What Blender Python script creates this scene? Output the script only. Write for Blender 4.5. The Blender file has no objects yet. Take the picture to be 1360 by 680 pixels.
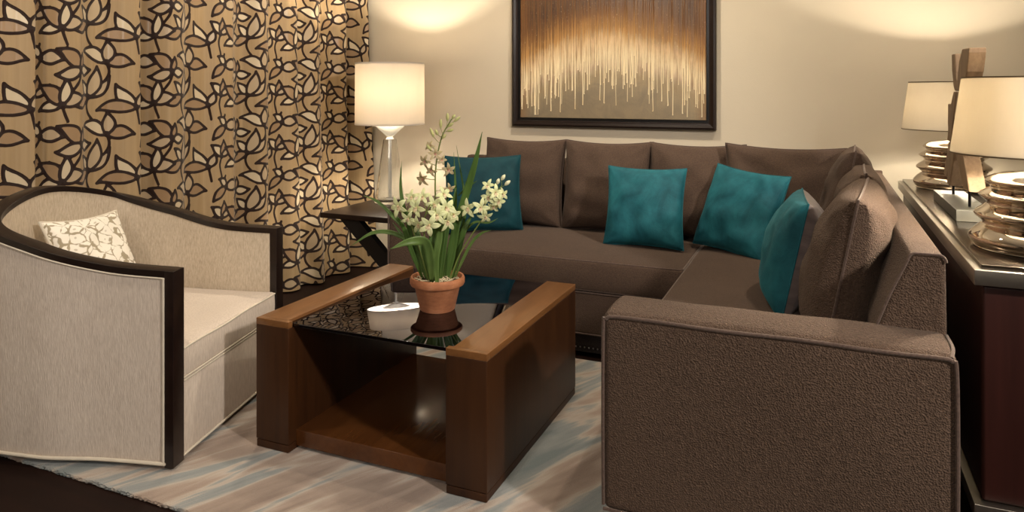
import bpy, math, random
import numpy as np
from mathutils import Vector, Matrix, noise as mnoise

sc = bpy.context.scene
col = sc.collection
PI = math.pi
R = math.radians
rng = random.Random(7)

# ------------------------------------------------------------------ mesh helpers
class MB:
    """collects geometry of ONE mesh object"""
    def __init__(s):
        s.v = []; s.f = []; s.sm = []; s.mi = []
    def add(s, V, F, smooth=True, mi=0, M=None):
        b = len(s.v)
        if M is not None:
            V = [M @ Vector(p) for p in V]
        s.v.extend([tuple(p) for p in V])
        s.f.extend([tuple(i + b for i in f) for f in F])
        s.sm.extend([smooth] * len(F)); s.mi.extend([mi] * len(F))
        return s
    def box(s, lo, hi, bev=0.0, seg=2, M=None, mi=0):
        V, F = rbox(lo, hi, bev, seg)
        return s.add(V, F, bev > 0, mi, M)
    def lathe(s, prof, c=(0, 0, 0), n=48, M=None, smooth=True, mi=0, closed=False):
        V = []; F = []; k = len(prof)
        for j in range(n):
            a = 2 * PI * j / n
            for r, z in prof:
                V.append((c[0] + r * math.cos(a), c[1] + r * math.sin(a), c[2] + z))
        for j in range(n):
            j2 = (j + 1) % n
            for i in range(k - 1 if not closed else k):
                i2 = (i + 1) % k
                F.append((j * k + i, j2 * k + i, j2 * k + i2, j * k + i2))
        return s.add(V, F, smooth, mi, M)
    def tube(s, P, r, n=8, closed=False, smooth=True, mi=0, caps=True, M=None):
        P = [Vector(p) for p in P]; m = len(P)
        rad = r if isinstance(r, (list, tuple)) else [r] * m
        V = []; F = []; up = None
        for i in range(m):
            if closed:
                t = P[(i + 1) % m] - P[i - 1]
            else:
                t = P[min(i + 1, m - 1)] - P[max(i - 1, 0)]
            t.normalize()
            if up is None:
                up = Vector((0, 0, 1)) if abs(t.z) < .9 else Vector((1, 0, 0))
            up = (up - t * up.dot(t))
            if up.length < 1e-6: up = t.orthogonal()
            up.normalize(); w = t.cross(up)
            for j in range(n):
                a = 2 * PI * j / n
                V.append(P[i] + (up * math.cos(a) + w * math.sin(a)) * rad[i])
        for i in range(m if closed else m - 1):
            i2 = (i + 1) % m
            for j in range(n):
                j2 = (j + 1) % n
                F.append((i * n + j, i * n + j2, i2 * n + j2, i2 * n + j))
        if not closed and caps:
            F.append(tuple(range(n - 1, -1, -1))); F.append(tuple((m - 1) * n + j for j in range(n)))
        return s.add(V, F, smooth, mi, M)
    def prism(s, poly, a0, a1, axis=0, M=None, smooth=False, mi=0):
        """poly in the plane perpendicular to axis, extruded from a0 to a1"""
        n = len(poly); V = []
        for a in (a0, a1):
            for p, q in poly:
                V.append({0: (a, p, q), 1: (p, a, q), 2: (p, q, a)}[axis])
        F = [tuple(range(n)), tuple(range(2 * n - 1, n - 1, -1))]
        F += [(i, i + n, (i + 1) % n + n, (i + 1) % n) for i in range(n)]
        return s.add(V, F, smooth, mi, M)
    def build(s, name, mats, parent=None, loc=None, M=None, origin=(0, 0, 0)):
        me = bpy.data.meshes.new(name)
        o0 = Vector(origin)
        me.from_pydata([tuple(Vector(p) - o0) for p in s.v], [], s.f)
        if not isinstance(mats, (list, tuple)): mats = [mats]
        for m in mats: me.materials.append(m)
        me.polygons.foreach_set('use_smooth', s.sm)
        me.polygons.foreach_set('material_index', s.mi)
        me.update()
        import bmesh
        bm = bmesh.new(); bm.from_mesh(me)
        bmesh.ops.recalc_face_normals(bm, faces=bm.faces)
        for e in bm.edges:
            if len(e.link_faces) == 2 and e.calc_face_angle(0) > R(40): e.smooth = False
        bm.to_mesh(me); bm.free()
        o = bpy.data.objects.new(name, me); col.objects.link(o)
        if parent: o.parent = parent
        if M is not None: o.matrix_basis = M
        elif loc is not None: o.location = loc
        else: o.location = o0 
        if parent and loc is None and M is None:
            o.location = o0
        return o

def rbox(lo, hi, r, seg=2):
    """box with rounded edges and corners"""
    lo = np.array(lo, float); hi = np.array(hi, float); c = (lo + hi) / 2; h = (hi - lo) / 2
    if r <= 0:
        V = [(x, y, z) for x in (lo[0], hi[0]) for y in (lo[1], hi[1]) for z in (lo[2], hi[2])]
        F = [(0, 1, 3, 2), (4, 6, 7, 5), (0, 4, 5, 1), (2, 3, 7, 6), (0, 2, 6, 4), (1, 5, 7, 3)]
        return V, F
    return softbox(c, h, min(r, h.min() * .98), seg)

def softbox(c, h, r, seg=3, nin=(1, 1, 1), deform=None):
    kn = []
    for a in range(3):
        e = [math.tan(PI / 4 * k / seg) for k in range(seg + 1)]
        left = [-(h[a] - r) - r * t for t in reversed(e)]
        mid = list(np.linspace(-(h[a] - r), h[a] - r, nin[a] + 1))
        right = [(h[a] - r) + r * t for t in e]
        kn.append(left + mid[1:-1] + right if True else None)
    idx = {}; V = []; F = []
    hv = np.array(h, float); cv = np.array(c, float)
    def vert(i, j, k):
        key = (i, j, k)
        if key not in idx:
            p = np.array([kn[0][i], kn[1][j], kn[2][k]])
            inn = np.clip(p, -(hv - r), hv - r); d = p - inn; L = np.linalg.norm(d)
            q = inn + d / L * r if L > 1e-12 else p
            if deform: q = deform(q, d / L if L > 1e-12 else d, hv)
            idx[key] = len(V); V.append(tuple(q + cv))
        return idx[key]
    n = [len(k) for k in kn]
    for a in range(3):
        b, cc = (a + 1) % 3, (a + 2) % 3
        for side in (0, n[a] - 1):
            for i in range(n[b] - 1):
                for j in range(n[cc] - 1):
                    q = []
                    for di, dj in ((0, 0), (1, 0), (1, 1), (0, 1)):
                        t = [0, 0, 0]; t[a] = side; t[b] = i + di; t[cc] = j + dj
                        q.append(vert(*t))
                    F.append(tuple(q) if side else tuple(reversed(q)))
    return V, F

def catmull(P, n=8, closed=False):
    P = [Vector(p) for p in P]; m = len(P); Q = []
    for i in range(m if closed else m - 1):
        if closed:
            p0, p1, p2, p3 = P[i - 1], P[i], P[(i + 1) % m], P[(i + 2) % m]
        else:
            p1, p2 = P[i], P[i + 1]
            p0 = P[i - 1] if i else p1 * 2 - p2
            p3 = P[i + 2] if i + 2 < m else p2 * 2 - p1
        for k in range(n):
            t = k / n
            Q.append(.5 * (2 * p1 + (p2 - p0) * t + (2 * p0 - 5 * p1 + 4 * p2 - p3) * t * t + (3 * p1 - p0 - 3 * p2 + p3) * t ** 3))
    if not closed: Q.append(P[-1])
    return Q

def tag(o, label=None, cat=None, group=None, kind=None):
    if label: o['label'] = label
    if cat: o['category'] = cat
    if group: o['group'] = group
    if kind: o['kind'] = kind
    return o

def thing(name, label, cat, loc=(0, 0, 0), group=None, rotz=0):
    o = bpy.data.objects.new(name, None); col.objects.link(o)
    o.location = loc; o.rotation_euler = (0, 0, rotz); o.empty_display_size = .1
    return tag(o, label, cat, group)

def copy_tree(o, parent=None):
    c = o.copy(); col.objects.link(c); c.parent = parent
    for ch in o.children: copy_tree(ch, c)
    return c

# ------------------------------------------------------------------ materials
class NT:
    def __init__(s, name):
        s.m = bpy.data.materials.new(name); s.m.use_nodes = True
        s.t = s.m.node_tree; s.n = s.t.nodes; s.l = s.t.links
        s.b = s.n['Principled BSDF']; s.out = s.n['Material Output']
        s._tc = None
    def node(s, k, **kw):
        x = s.n.new(k)
        for a, b in kw.items(): setattr(x, a, b)
        return x
    def tc(s, out='Object'):
        if s._tc is None: s._tc = s.n.new('ShaderNodeTexCoord')
        return s._tc.outputs[out]
    def link(s, a, b): s.l.new(a, b)
    def mapping(s, scale=(1, 1, 1), rot=(0, 0, 0), src=None):
        m = s.node('ShaderNodeMapping'); m.inputs['Scale'].default_value = scale; m.inputs['Rotation'].default_value = rot
        s.link(src if src is not None else s.tc(), m.inputs['Vector']); return m.outputs[0]
    def noise(s, scale, vec=None, detail=3, rough=.55, dist=0):
        x = s.node('ShaderNodeTexNoise'); x.inputs['Scale'].default_value = scale
        x.inputs['Detail'].default_value = detail; x.inputs['Roughness'].default_value = rough; x.inputs['Distortion'].default_value = dist
        s.link(vec if vec is not None else s.tc(), x.inputs['Vector']); return x.outputs['Fac']
    def ramp(s, fac, stops, interp='LINEAR'):
        r = s.node('ShaderNodeValToRGB'); cr = r.color_ramp; cr.interpolation = interp
        while len(cr.elements) < len(stops): cr.elements.new(.5)
        for e, (p, c) in zip(cr.elements, stops):
            e.position = p; e.color = (*c, 1) if len(c) == 3 else c
        s.link(fac, r.inputs[0]); return r.outputs[0]
    def mix(s, fac, a, b, mode='MIX'):
        x = s.node('ShaderNodeMix', data_type='RGBA', blend_type=mode)
        for v, i in ((fac, 0), (a, 6), (b, 7)):
            if isinstance(v, (int, float)): x.inputs[i].default_value = v
            elif isinstance(v, (tuple, list)): x.inputs[i].default_value = (*v[:3], 1)
            else: s.link(v, x.inputs[i])
        return x.outputs[2]
    def math(s, op, a, b=0.0, c=None, clamp=False):
        x = s.node('ShaderNodeMath', operation=op, use_clamp=clamp)
        for i, v in enumerate((a, b) if c is None else (a, b, c)):
            if isinstance(v, (int, float)): x.inputs[i].default_value = v
            else: s.link(v, x.inputs[i])
        return x.outputs[0]
    def bump(s, h, strength=.3, dist=.002, normal=None):
        x = s.node('ShaderNodeBump'); x.inputs['Strength'].default_value = strength; x.inputs['Distance'].default_value = dist
        s.link(h, x.inputs['Height'])
        if normal is not None: s.link(normal, x.inputs['Normal'])
        s.link(x.outputs[0], s.b.inputs['Normal']); return x.outputs[0]
    def set(s, **kw):
        names = dict(rough='Roughness', metal='Metallic', spec='Specular IOR Level', sheen='Sheen Weight', srough='Sheen Roughness', coat='Coat Weight', croughness='Coat Roughness', trans='Transmission Weight', ior='IOR', aniso='Anisotropic')
        for k, v in kw.items():
            if k == 'color':
                if isinstance(v, (tuple, list)): s.b.inputs['Base Color'].default_value = (*v[:3], 1)
                else: s.link(v, s.b.inputs['Base Color'])
            elif k == 'sheen_tint': s.b.inputs['Sheen Tint'].default_value = (*v, 1)
            else:
                i = s.b.inputs[names[k]]
                if isinstance(v, (int, float)): i.default_value = v
                else: s.link(v, i)
        return s

def m_plain(name, color, rough=.5, metal=0, nscale=30, namt=.12, **kw):
    t = NT(name)
    n = t.noise(nscale)
    c = t.mix(n, tuple(x * (1 - namt) for x in color), tuple(x * (1 + namt) for x in color))
    t.set(color=c, rough=rough, metal=metal, **kw); return t.m

def m_wood(name, dark, light, axis='z', scale=1.0, rough=.3, coat=.3, bands=1.0):
    t = NT(name)
    sv = {'x': (1.2, 22, 22), 'y': (22, 1.2, 22), 'z': (22, 22, 1.2)}[axis]
    sv = tuple(a * scale for a in sv)
    v = t.mapping(sv)
    n1 = t.noise(1.0, v, 5, .6, .6)
    n2 = t.noise(3.5, v, 4, .7)
    big = t.noise(2.0, None, 2)
    f = t.math('ADD', t.math('MULTIPLY', n1, .65), t.math('MULTIPLY', n2, .35))
    f = t.math('ADD', t.math('MULTIPLY', f, .8), t.math('MULTIPLY', big, .25))
    c = t.ramp(f, [(.32, dark), (.68, light)])
    t.set(color=c, rough=rough, coat=coat, croughness=.12, spec=.35)
    t.bump(n2, .05, .001); return t.m

def m_fabric(name, dark, light, weave=420, bump=.5, dist=.0015, rough=.9, sheen=.25, stretch=(1, 1, 1), tint=(1, .9, .8), mott=6):
    t = NT(name)
    v = t.mapping(stretch)
    vo = t.node('ShaderNodeTexVoronoi'); vo.inputs['Scale'].default_value = weave; t.link(v, vo.inputs['Vector'])
    n = t.noise(weave * .55, v, 3, .7)
    big = t.noise(mott, None, 4, .6)
    f = t.math('ADD', t.math('MULTIPLY', n, .8), t.math('MULTIPLY', big, .2))
    c = t.ramp(f, [(.33, dark), (.66, light)])
    t.set(color=c, rough=rough, sheen=sheen, srough=.5, spec=.15, sheen_tint=tint)
    h = t.math('ADD', vo.outputs['Distance'], t.math('MULTIPLY', n, .8))
    t.bump(h, bump, dist); return t.m

M = {}
M['sofa'] = m_fabric('sofa_tweed', (.054, .034, .0235), (.106, .069, .049), 240, .8, .004, sheen=.06, mott=2)
M['sofa_smooth'] = m_fabric('sofa_tweed_fine', (.048, .030, .022), (.086, .056, .040), 330, .6, .0025, sheen=.06)
M['sofa_piping'] = m_fabric('sofa_piping', (.05, .032, .026), (.11, .075, .06), 300, .3, .001)
M['sofa_base'] = m_fabric('sofa_plinth', (.012, .009, .009), (.03, .022, .02), 300, .3, .001)
M['nail'] = m_plain('nailhead', (.32, .29, .26), .3, 1.0)
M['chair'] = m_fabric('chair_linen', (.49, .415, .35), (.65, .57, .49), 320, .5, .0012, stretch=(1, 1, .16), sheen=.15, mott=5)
M['chair_warm_lit'] = m_fabric('chair_linen_warm_lit', (.42, .34, .25), (.60, .51, .39), 300, .3, .001, stretch=(1, 1, .25), sheen=.15, mott=5)  # inside copy of the linen, warm light tinted into its colour
M['chair_piping'] = m_plain('chair_piping', (.60, .54, .44), .8)
M['espresso'] = m_wood('espresso_wood', (.005, .0025, .002), (.015, .007, .005), 'x', .8, .32, .15)
M['walnut_y'] = m_wood('walnut_lit_top', (.105, .042, .012), (.20, .088, .030), 'y', .8, .32, .35)  # slab tops, same walnut with the lit tone put into the colour
M['walnut_z'] = m_wood('walnut_shaded_side', (.017, .0052, .0014), (.050, .0175, .0045), 'z', .7, .42, .0)  # slab sides, same walnut darkened in colour to stand for shade
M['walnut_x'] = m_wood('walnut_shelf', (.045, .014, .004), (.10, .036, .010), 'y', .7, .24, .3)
M['mahogany'] = m_wood('mahogany', (.014, .0035, .0025), (.034, .0085, .006), 'z', .7, .4, 0)
M['floor'] = m_wood('dark_floor', (.005, .002, .0014), (.017, .007, .0045), 'x', .35, .6, 0)
M['floor'].node_tree.nodes['Principled BSDF'].inputs['Specular IOR Level'].default_value = .12

def m_wall():
    t = NT('wall_paper'); n = t.noise(3.0, None, 4); n2 = t.noise(160, None, 3, .6)
    c = t.mix(n, (.56, .495, .385), (.60, .53, .415))
    t.set(color=c, rough=.75, spec=.25); t.bump(n2, .25, .002); return t.m
M['wall'] = m_wall()
M['ceiling'] = m_plain('ceiling_paint', (.72, .68, .6), .9)

def m_teal(name, a, b):
    t = NT(name)
    n = t.noise(5.5, t.mapping((1, .7, 1)), 4, .6, .8); n2 = t.noise(14, None, 4, .65, .5); n3 = t.noise(500, t.mapping((1, .3, 1)), 2)
    f = t.math('ADD', t.math('MULTIPLY', n, .7), t.math('MULTIPLY', n2, .3))
    c = t.ramp(f, [(.36, a), (.66, b)])
    t.set(color=c, rough=.65, sheen=.12, srough=.35, spec=.2, sheen_tint=(.3, .9, 1))
    t.bump(t.math('ADD', n3, t.math('MULTIPLY', n2, 2)), .35, .0025); return t.m
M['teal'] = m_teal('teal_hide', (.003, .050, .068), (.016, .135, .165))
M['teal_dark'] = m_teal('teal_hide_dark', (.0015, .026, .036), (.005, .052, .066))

def m_satin():
    t = NT('brown_satin'); n = t.noise(9, t.mapping((1, 2.5, 1)), 3, .5, .4)
    c = t.ramp(n, [(.3, (.10, .078, .074)), (.7, (.22, .175, .165))])
    t.set(color=c, rough=.34, spec=.6, sheen=.2); t.bump(n, .5, .012); return t.m
M['satin'] = m_satin()

def m_patterned():
    t = NT('taupe_patterned_cotton')
    v = t.mapping((1, 1, 1))
    nz = t.node('ShaderNodeTexNoise'); nz.inputs['Scale'].default_value = 14; t.link(v, nz.inputs['Vector'])
    mv = t.node('ShaderNodeMix', data_type='VECTOR'); mv.inputs[0].default_value = .045
    t.link(v, mv.inputs[4]); t.link(nz.outputs['Color'], mv.inputs[5])
    vo = t.node('ShaderNodeTexVoronoi', feature='DISTANCE_TO_EDGE'); vo.inputs['Scale'].default_value = 24; t.link(mv.outputs[1], vo.inputs['Vector'])
    n = t.noise(24, v, 2)
    d = t.math('SUBTRACT', vo.outputs['Distance'], t.math('MULTIPLY', t.math('SUBTRACT', n, .5), .42))
    k = t.ramp(d, [(.03, (1, 1, 1)), (.075, (0, 0, 0))])
    vo2 = t.node('ShaderNodeTexVoronoi'); vo2.inputs['Scale'].default_value = 24; t.link(mv.outputs[1], vo2.inputs['Vector'])
    dots = t.ramp(vo2.outputs['Distance'], [(.10, (1, 1, 1)), (.15, (0, 0, 0))])
    k2 = t.mix(.6, k, dots, 'ADD')
    c = t.mix(k2, (.80, .75, .65), (.34, .285, .19))
    t.set(color=c, rough=.85, sheen=.1); t.bump(t.noise(500), .2, .001); return t.m
M['patterned'] = m_patterned()

def m_rug():
    t = NT('rug_wool')
    # long brushed streaks running diagonally over the pile
    v = t.mapping((1, 1, 1), (0, 0, R(-63)))
    vs = t.node('ShaderNodeMapping'); vs.inputs['Scale'].default_value = (1.5, 8.0, 1); t.link(v, vs.inputs['Vector'])
    n = t.noise(1.0, vs.outputs[0], 3, .5, .5)
    vs2 = t.node('ShaderNodeMapping'); vs2.inputs['Scale'].default_value = (5, 60, 1); t.link(v, vs2.inputs['Vector'])
    n2 = t.noise(1.0, vs2.outputs[0], 3, .6)
    f = t.math('ADD', t.math('MULTIPLY', n, .9), t.math('MULTIPLY', n2, .1))
    c = t.ramp(f, [(.34, (.22, .155, .12)), (.45, (.34, .255, .20)), (.51, (.46, .395, .335)), (.545, (.25, .275, .275)), (.66, (.14, .185, .195))])
    fi = t.noise(260, None, 3, .7)
    c = t.mix(t.math('MULTIPLY', t.math('SUBTRACT', fi, .3), .55), c, (.50, .43, .36))
    t.set(color=c, rough=.95, sheen=.2, spec=.05)
    t.bump(t.math('ADD', fi, t.math('MULTIPLY', n2, .6)), .8, .006); return t.m
M['rug'] = m_rug()

def m_terracotta():
    t = NT('terracotta'); n = t.noise(9, None, 5, .6, .6); n2 = t.noise(40, t.mapping((1, 1, 4)), 3)
    f = t.math('ADD', t.math('MULTIPLY', n, .7), t.math('MULTIPLY', n2, .3))
    c = t.ramp(f, [(.34, (.24, .085, .035)), (.55, (.40, .155, .065)), (.75, (.52, .28, .16))])
    t.set(color=c, rough=.7); t.bump(n2, .2, .001); return t.m
M['terracotta'] = m_terracotta()

def m_leaf(name, a, b):
    t = NT(name); n = t.noise(40, t.mapping((1, 1, .12)), 3); c = t.mix(n, a, b)
    t.set(color=c, rough=.42, spec=.4)
    tr = t.node('ShaderNodeBsdfTranslucent'); t.link(c, tr.inputs[0])
    ms = t.node('ShaderNodeMixShader'); ms.inputs[0].default_value = .22
    t.link(t.b.outputs[0], ms.inputs[1]); t.link(tr.outputs[0], ms.inputs[2]); t.link(ms.outputs[0], t.out.inputs[0]); return t.m
M['leaf'] = m_leaf('orchid_leaf', (.035, .085, .018), (.11, .20, .04))
M['leaf_pale'] = m_leaf('orchid_leaf_pale', (.07, .135, .03), (.17, .27, .07))
M['stem'] = m_leaf('orchid_stem', (.13, .19, .04), (.26, .32, .09))
M['petal'] = m_leaf('orchid_petal', (.66, .72, .33), (.86, .88, .58))
M['petal_pink'] = m_leaf('orchid_petal_blush', (.52, .46, .22), (.62, .50, .34))
M['lip'] = m_leaf('orchid_lip', (.70, .50, .28), (.85, .74, .50))
M['lip_pink'] = m_leaf('orchid_lip_blush', (.55, .24, .18), (.72, .45, .32))
M['bud'] = m_leaf('orchid_bud', (.40, .42, .14), (.62, .62, .30))
M['bud_pale'] = m_leaf('orchid_bud_pale', (.75, .76, .48), (.88, .86, .65))
M['root'] = m_plain('orchid_root', (.50, .42, .27), .8, 0, 60, .4)
M['bark'] = m_plain('potting_bark', (.07, .04, .022), .95, 0, 90, .6)

def m_glass_dark():
    t = NT('smoked_glass')
    t.n.remove(t.b)
    g = t.node('ShaderNodeBsdfGlossy'); g.inputs['Roughness'].default_value = .004; g.inputs['Color'].default_value = (.86, .86, 1, 1)
    tr = t.node('ShaderNodeBsdfTransparent'); n = t.noise(2)
    t.link(t.mix(n, (.14, .13, .135), (.16, .15, .155)), tr.inputs[0])
    fr = t.node('ShaderNodeFresnel'); fr.inputs['IOR'].default_value = 1.95
    ms = t.node('ShaderNodeMixShader'); t.link(fr.outputs[0], ms.inputs[0]); t.link(tr.outputs[0], ms.inputs[1]); t.link(g.outputs[0], ms.inputs[2])
    t.link(ms.outputs[0], t.out.inputs[0]); return t.m
M['glass_dark'] = m_glass_dark()

def m_clear():
    t = NT('clear_glass'); n = t.noise(20)
    t.link(t.mix(n, (.93, .94, .93), (.97, .97, .96)), t.b.inputs['Base Color'])
    t.set(rough=.01, trans=1.0, ior=1.48); return t.m
M['glass'] = m_clear()

def m_shade(name, c1, c2, tl=.5, k=.36):
    t = NT(name)
    v = t.mapping((90, 90, 5)); n = t.noise(1, v, 2)
    c = t.mix(n, c1, c2)
    df = t.node('ShaderNodeBsdfDiffuse'); tr = t.node('ShaderNodeBsdfTranslucent')
    t.link(c, df.inputs[0]); t.link(t.mix(1.0, c, (k, k * .95, k * .86), 'MULTIPLY'), tr.inputs[0])
    ms = t.node('ShaderNodeMixShader'); ms.inputs[0].default_value = tl
    t.link(df.outputs[0], ms.inputs[1]); t.link(tr.outputs[0], ms.inputs[2]); t.link(ms.outputs[0], t.out.inputs[0]); return t.m
M['shade'] = m_shade('linen_shade', (.84, .79, .72), (.88, .83, .76))
M['shade_warm'] = m_shade('parchment_shade', (.86, .80, .68), (.89, .83, .72), .5, .30)
M['trim_dark'] = m_plain('shade_trim', (.10, .065, .03), .6)
M['chrome'] = m_plain('chrome', (.82, .80, .77), .12, 1.0)
M['mercury'] = m_plain('bronze_mercury_glass', (.64, .56, .47), .05, 1.0, 12, .08)

def m_metal(name, c, rough, sv=(2, 120, 120)):
    t = NT(name); n = t.noise(1, t.mapping(sv), 3, .6)
    t.set(color=t.mix(n, tuple(x * .95 for x in c), tuple(x * 1.05 for x in c)), metal=1.0, rough=t.math('ADD', t.math('MULTIPLY', n, .06), rough - .03))
    return t.m
M['pewter'] = m_metal('brushed_pewter', (.36, .335, .29), .34, (120, 2, 120))
M['pewter_top'] = m_metal('pewter_tabletop', (.19, .16, .13), .2, (120, 2, 120))
M['stone'] = m_plain('grey_plinth', (.10, .097, .08), .45, 0, 25, .2)
M['rod'] = m_plain('black_rod', (.012, .01, .009), .4, .8)
M['drift'] = m_wood('weathered_wood', (.13, .08, .045), (.30, .205, .12), 'z', 1.2, .65, 0)
M['crystal'] = m_plain('frosted_crystal', (.85, .85, .82), .12, 0, 20, .03, trans=.45, ior=1.3)
M['black'] = m_plain('black_lacquer', (.008, .007, .007), .3)
M['switch'] = m_plain('brass', (.5, .36, .16), .3, 1.0)

# ------------------------------------------------------------------ light settings
EXPOSURE = 0.22
BULB_L, BULB_R, BULB_N = 44, 62, 108
WARM = (1, .87, .70)
LIGHTS = [
    ('s', 'ceiling_spot_side', (2.3, .6, 2.5), (-1.0, 2.0, .35), 430, 72, .5, (1, .90, .80), .12),
    ('a', 'fill_area_rear', (-.6, -1.4, 2.5), (-1.2, 2.6, .5), 1.4, 58, (1, .90, .81)),  # added fill behind the camera, stands for no ceiling fixture
    ('s', 'fill_spot_table', (-1.0, 2.5, 2.6), (-1.0, 2.6, 0), 45, 95, .8, WARM),  # added fill that lifts the rug and table
    ('s', 'fill_spot_sofa', (.35, 2.75, 2.6), (-.5, 2.3, 0), 70, 100, .7, WARM),  # added spot to brighten seats, pillows and table side
    ('s', 'fill_spot_curtain', (-2.45, 3.2, 2.6), (-3.0, 2.6, .8), 60, 110, .8, WARM),  # added grazing light, brings out the curtain folds
    ('s', 'fill_spot_curtain_left', (-2.5, 1.2, 2.6), (-3.0, 1.9, .8), 52, 110, .8, WARM),  # second added grazing light, from the other end
    ('s', 'fill_spot_picture', (-1.2, 3.3, 2.6), (-1.2, 4.3, 1.4), 95, 90, .8, WARM),  # added wash over the painting
    ('s', 'fill_spot_wall', (.1, 3.35, 2.6), (.1, 4.3, 1.3), 60, 95, .9, WARM),  # added wash to brighten the wall right of the painting
]

# ------------------------------------------------------------------ the room
XL, XR, YB, YF, ZC = -3.14, 3.5, 4.32, -2.6, 2.62
def struct(name, lo, hi, mat):
    o = MB().box(lo, hi).build(name, mat); return tag(o, kind='structure')
struct('floor', (XL - .1, YF - .1, -.08), (XR + .1, YB + .1, 0), M['floor'])
struct('wall_back', (XL - .1, YB, 0), (XR + .1, YB + .1, ZC), M['wall'])
struct('wall_left', (XL - .1, YF, 0), (XL, YB, ZC), M['wall'])
struct('wall_right', (XR, YF, 0), (XR + .1, YB, ZC), M['wall'])
struct('wall_front', (XL - .1, YF - .1, 0), (XR + .1, YF, ZC), M['wall'])
struct('ceiling', (XL - .1, YF - .1, ZC), (XR + .1, YB + .1, ZC + .08), M['ceiling'])
struct('baseboard_back', (XL + .2, YB - .016, 0), (XR, YB - .0005, .11), M['ceiling'])

# ------------------------------------------------------------------ curtain
def seg_dist(px, py, A, B):
    ax, ay = A; bx, by = B; dx, dy = bx - ax, by - ay; L = dx * dx + dy * dy + 1e-12
    t = np.clip(((px - ax) * dx + (py - ay) * dy) / L, 0, 1)
    return np.hypot(px - ax - t * dx, py - ay - t * dy)

TW, TH = .590, .333
PX, PY = .00376, .00320          # one drawing unit of the repeat, across and up
def petal_outline(tip, W, hook=.0, n=12):
    """leaf outline from the flower centre to tip: full belly, pointed and slightly hooked end"""
    L = math.hypot(*tip); ca, sa = tip[0] / L, tip[1] / L
    def pt(t, side):
        w = W / 2 * (math.sin(PI * t ** .92) ** (.75 if t < .46 else 1.1) if 0 < t < 1 else 0)
        return (t * L, side * w + hook * L * (t * t * t - t * t * .75))
    pts = [pt(k / n, 1) for k in range(n + 1)] + [pt(k / n, -1) for k in range(n - 1, 0, -1)]
    return [(x * ca - y * sa, x * sa + y * ca) for x, y in pts]

FLOWERS = [  # centre, petals (tip dx, tip dy, width, hook), stems
    ((0, 0), [(31, 22, 14, .7), (-16, 22, 12, .3), (-35, -11, 15, -.4), (16, 38, 19, .5)], [((0, 0), (-3, -12), (0, -24), (7, -34))]),
    ((25, 50), [(-33, 19, 16, .7), (31, 3, 17, -.5), (3, 29, 17, .4)], [((25, 50), (28, 38), (26, 28), (18, 18))]),
    ((60, -16), [(-27, 28, 18, -.5), (-47, 2, 16, .4), (10, 20, 12, .3)], [((60, -16), (62, -28), (64, -40))]),
    ((80, 1), [(-14, 20, 13, .4), (7, 24, 13, .5), (20, 13, 10, .3)], [((80, 1), (76, -14), (80, -33))]),
    ((113, -10), [(-25, -5, 12, .4), (-21, 27, 18, .6), (25, 12, 17, -.6), (7, 33, 13, .4)], [((113, -10), (115, -20), (119, -33))]),
    ((136, 39), [(-24, 28, 18, .6), (-28, -12, 15, -.5), (23, -3, 13, .4), (5, 20, 9, .4)], [((136, 39), (134, 26), (128, 14), (122, 6))]),
    ((89, 52), [(25, 2, 17, -.5), (-12, 16, 11, .7), (-24, -18, 14, .4)], [((89, 52), (86, 62), (88, 71))]),
]
def tile_fields(nx=330, ny=186):
    gx, gy = np.meshgrid((np.arange(nx) + .5) / nx * TW, (np.arange(ny) + .5) / ny * TH, indexing='ij')
    D = np.full(gx.shape, 1.0); INS = np.zeros(gx.shape)
    def rel(cx, cy):
        return ((gx - cx * PX + TW / 2) % TW) - TW / 2, ((gy - cy * PY + TH / 2) % TH) - TH / 2
    def stems_of(fl):
        nonlocal D
        for s in fl[2]:
            s0 = s[0]; qx, qy = rel(*s0)
            pts = catmull([((x - s0[0]) * PX, (y - s0[1]) * PY, 0) for x, y in s], 6)
            for A, B in zip(pts[:-1], pts[1:]): D = np.minimum(D, seg_dist(qx, qy, (A.x, A.y), (B.x, B.y)) + .0003)
    for fl in FLOWERS: stems_of(fl)
    shade = 0
    for (cx, cy), pet, stems in FLOWERS:
        qx, qy = rel(cx, cy)
        for dx, dy, W, h in pet:
            shade += 1
            P = petal_outline((dx * PX * 1.03, dy * PY * 1.08), W * PY * 1.08, h)
            d = np.full(gx.shape, 1.0); ins = np.zeros(gx.shape, bool)
            for k in range(len(P)):
                A, B = P[k], P[(k + 1) % len(P)]
                d = np.minimum(d, seg_dist(qx, qy, A, B))
                ins ^= ((A[1] > qy) != (B[1] > qy)) & (qx < (B[0] - A[0]) * (qy - A[1]) / (B[1] - A[1] + 1e-12) + A[0])
            D = np.where(ins, d, np.minimum(D, d))     # a petal in front hides the lines behind it
            INS = np.where(ins, 1 + (shade % 3) * .5, INS)
        D = np.minimum(D, np.maximum(np.hypot(qx, qy) - .008, 0))
    return D, INS

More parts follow.
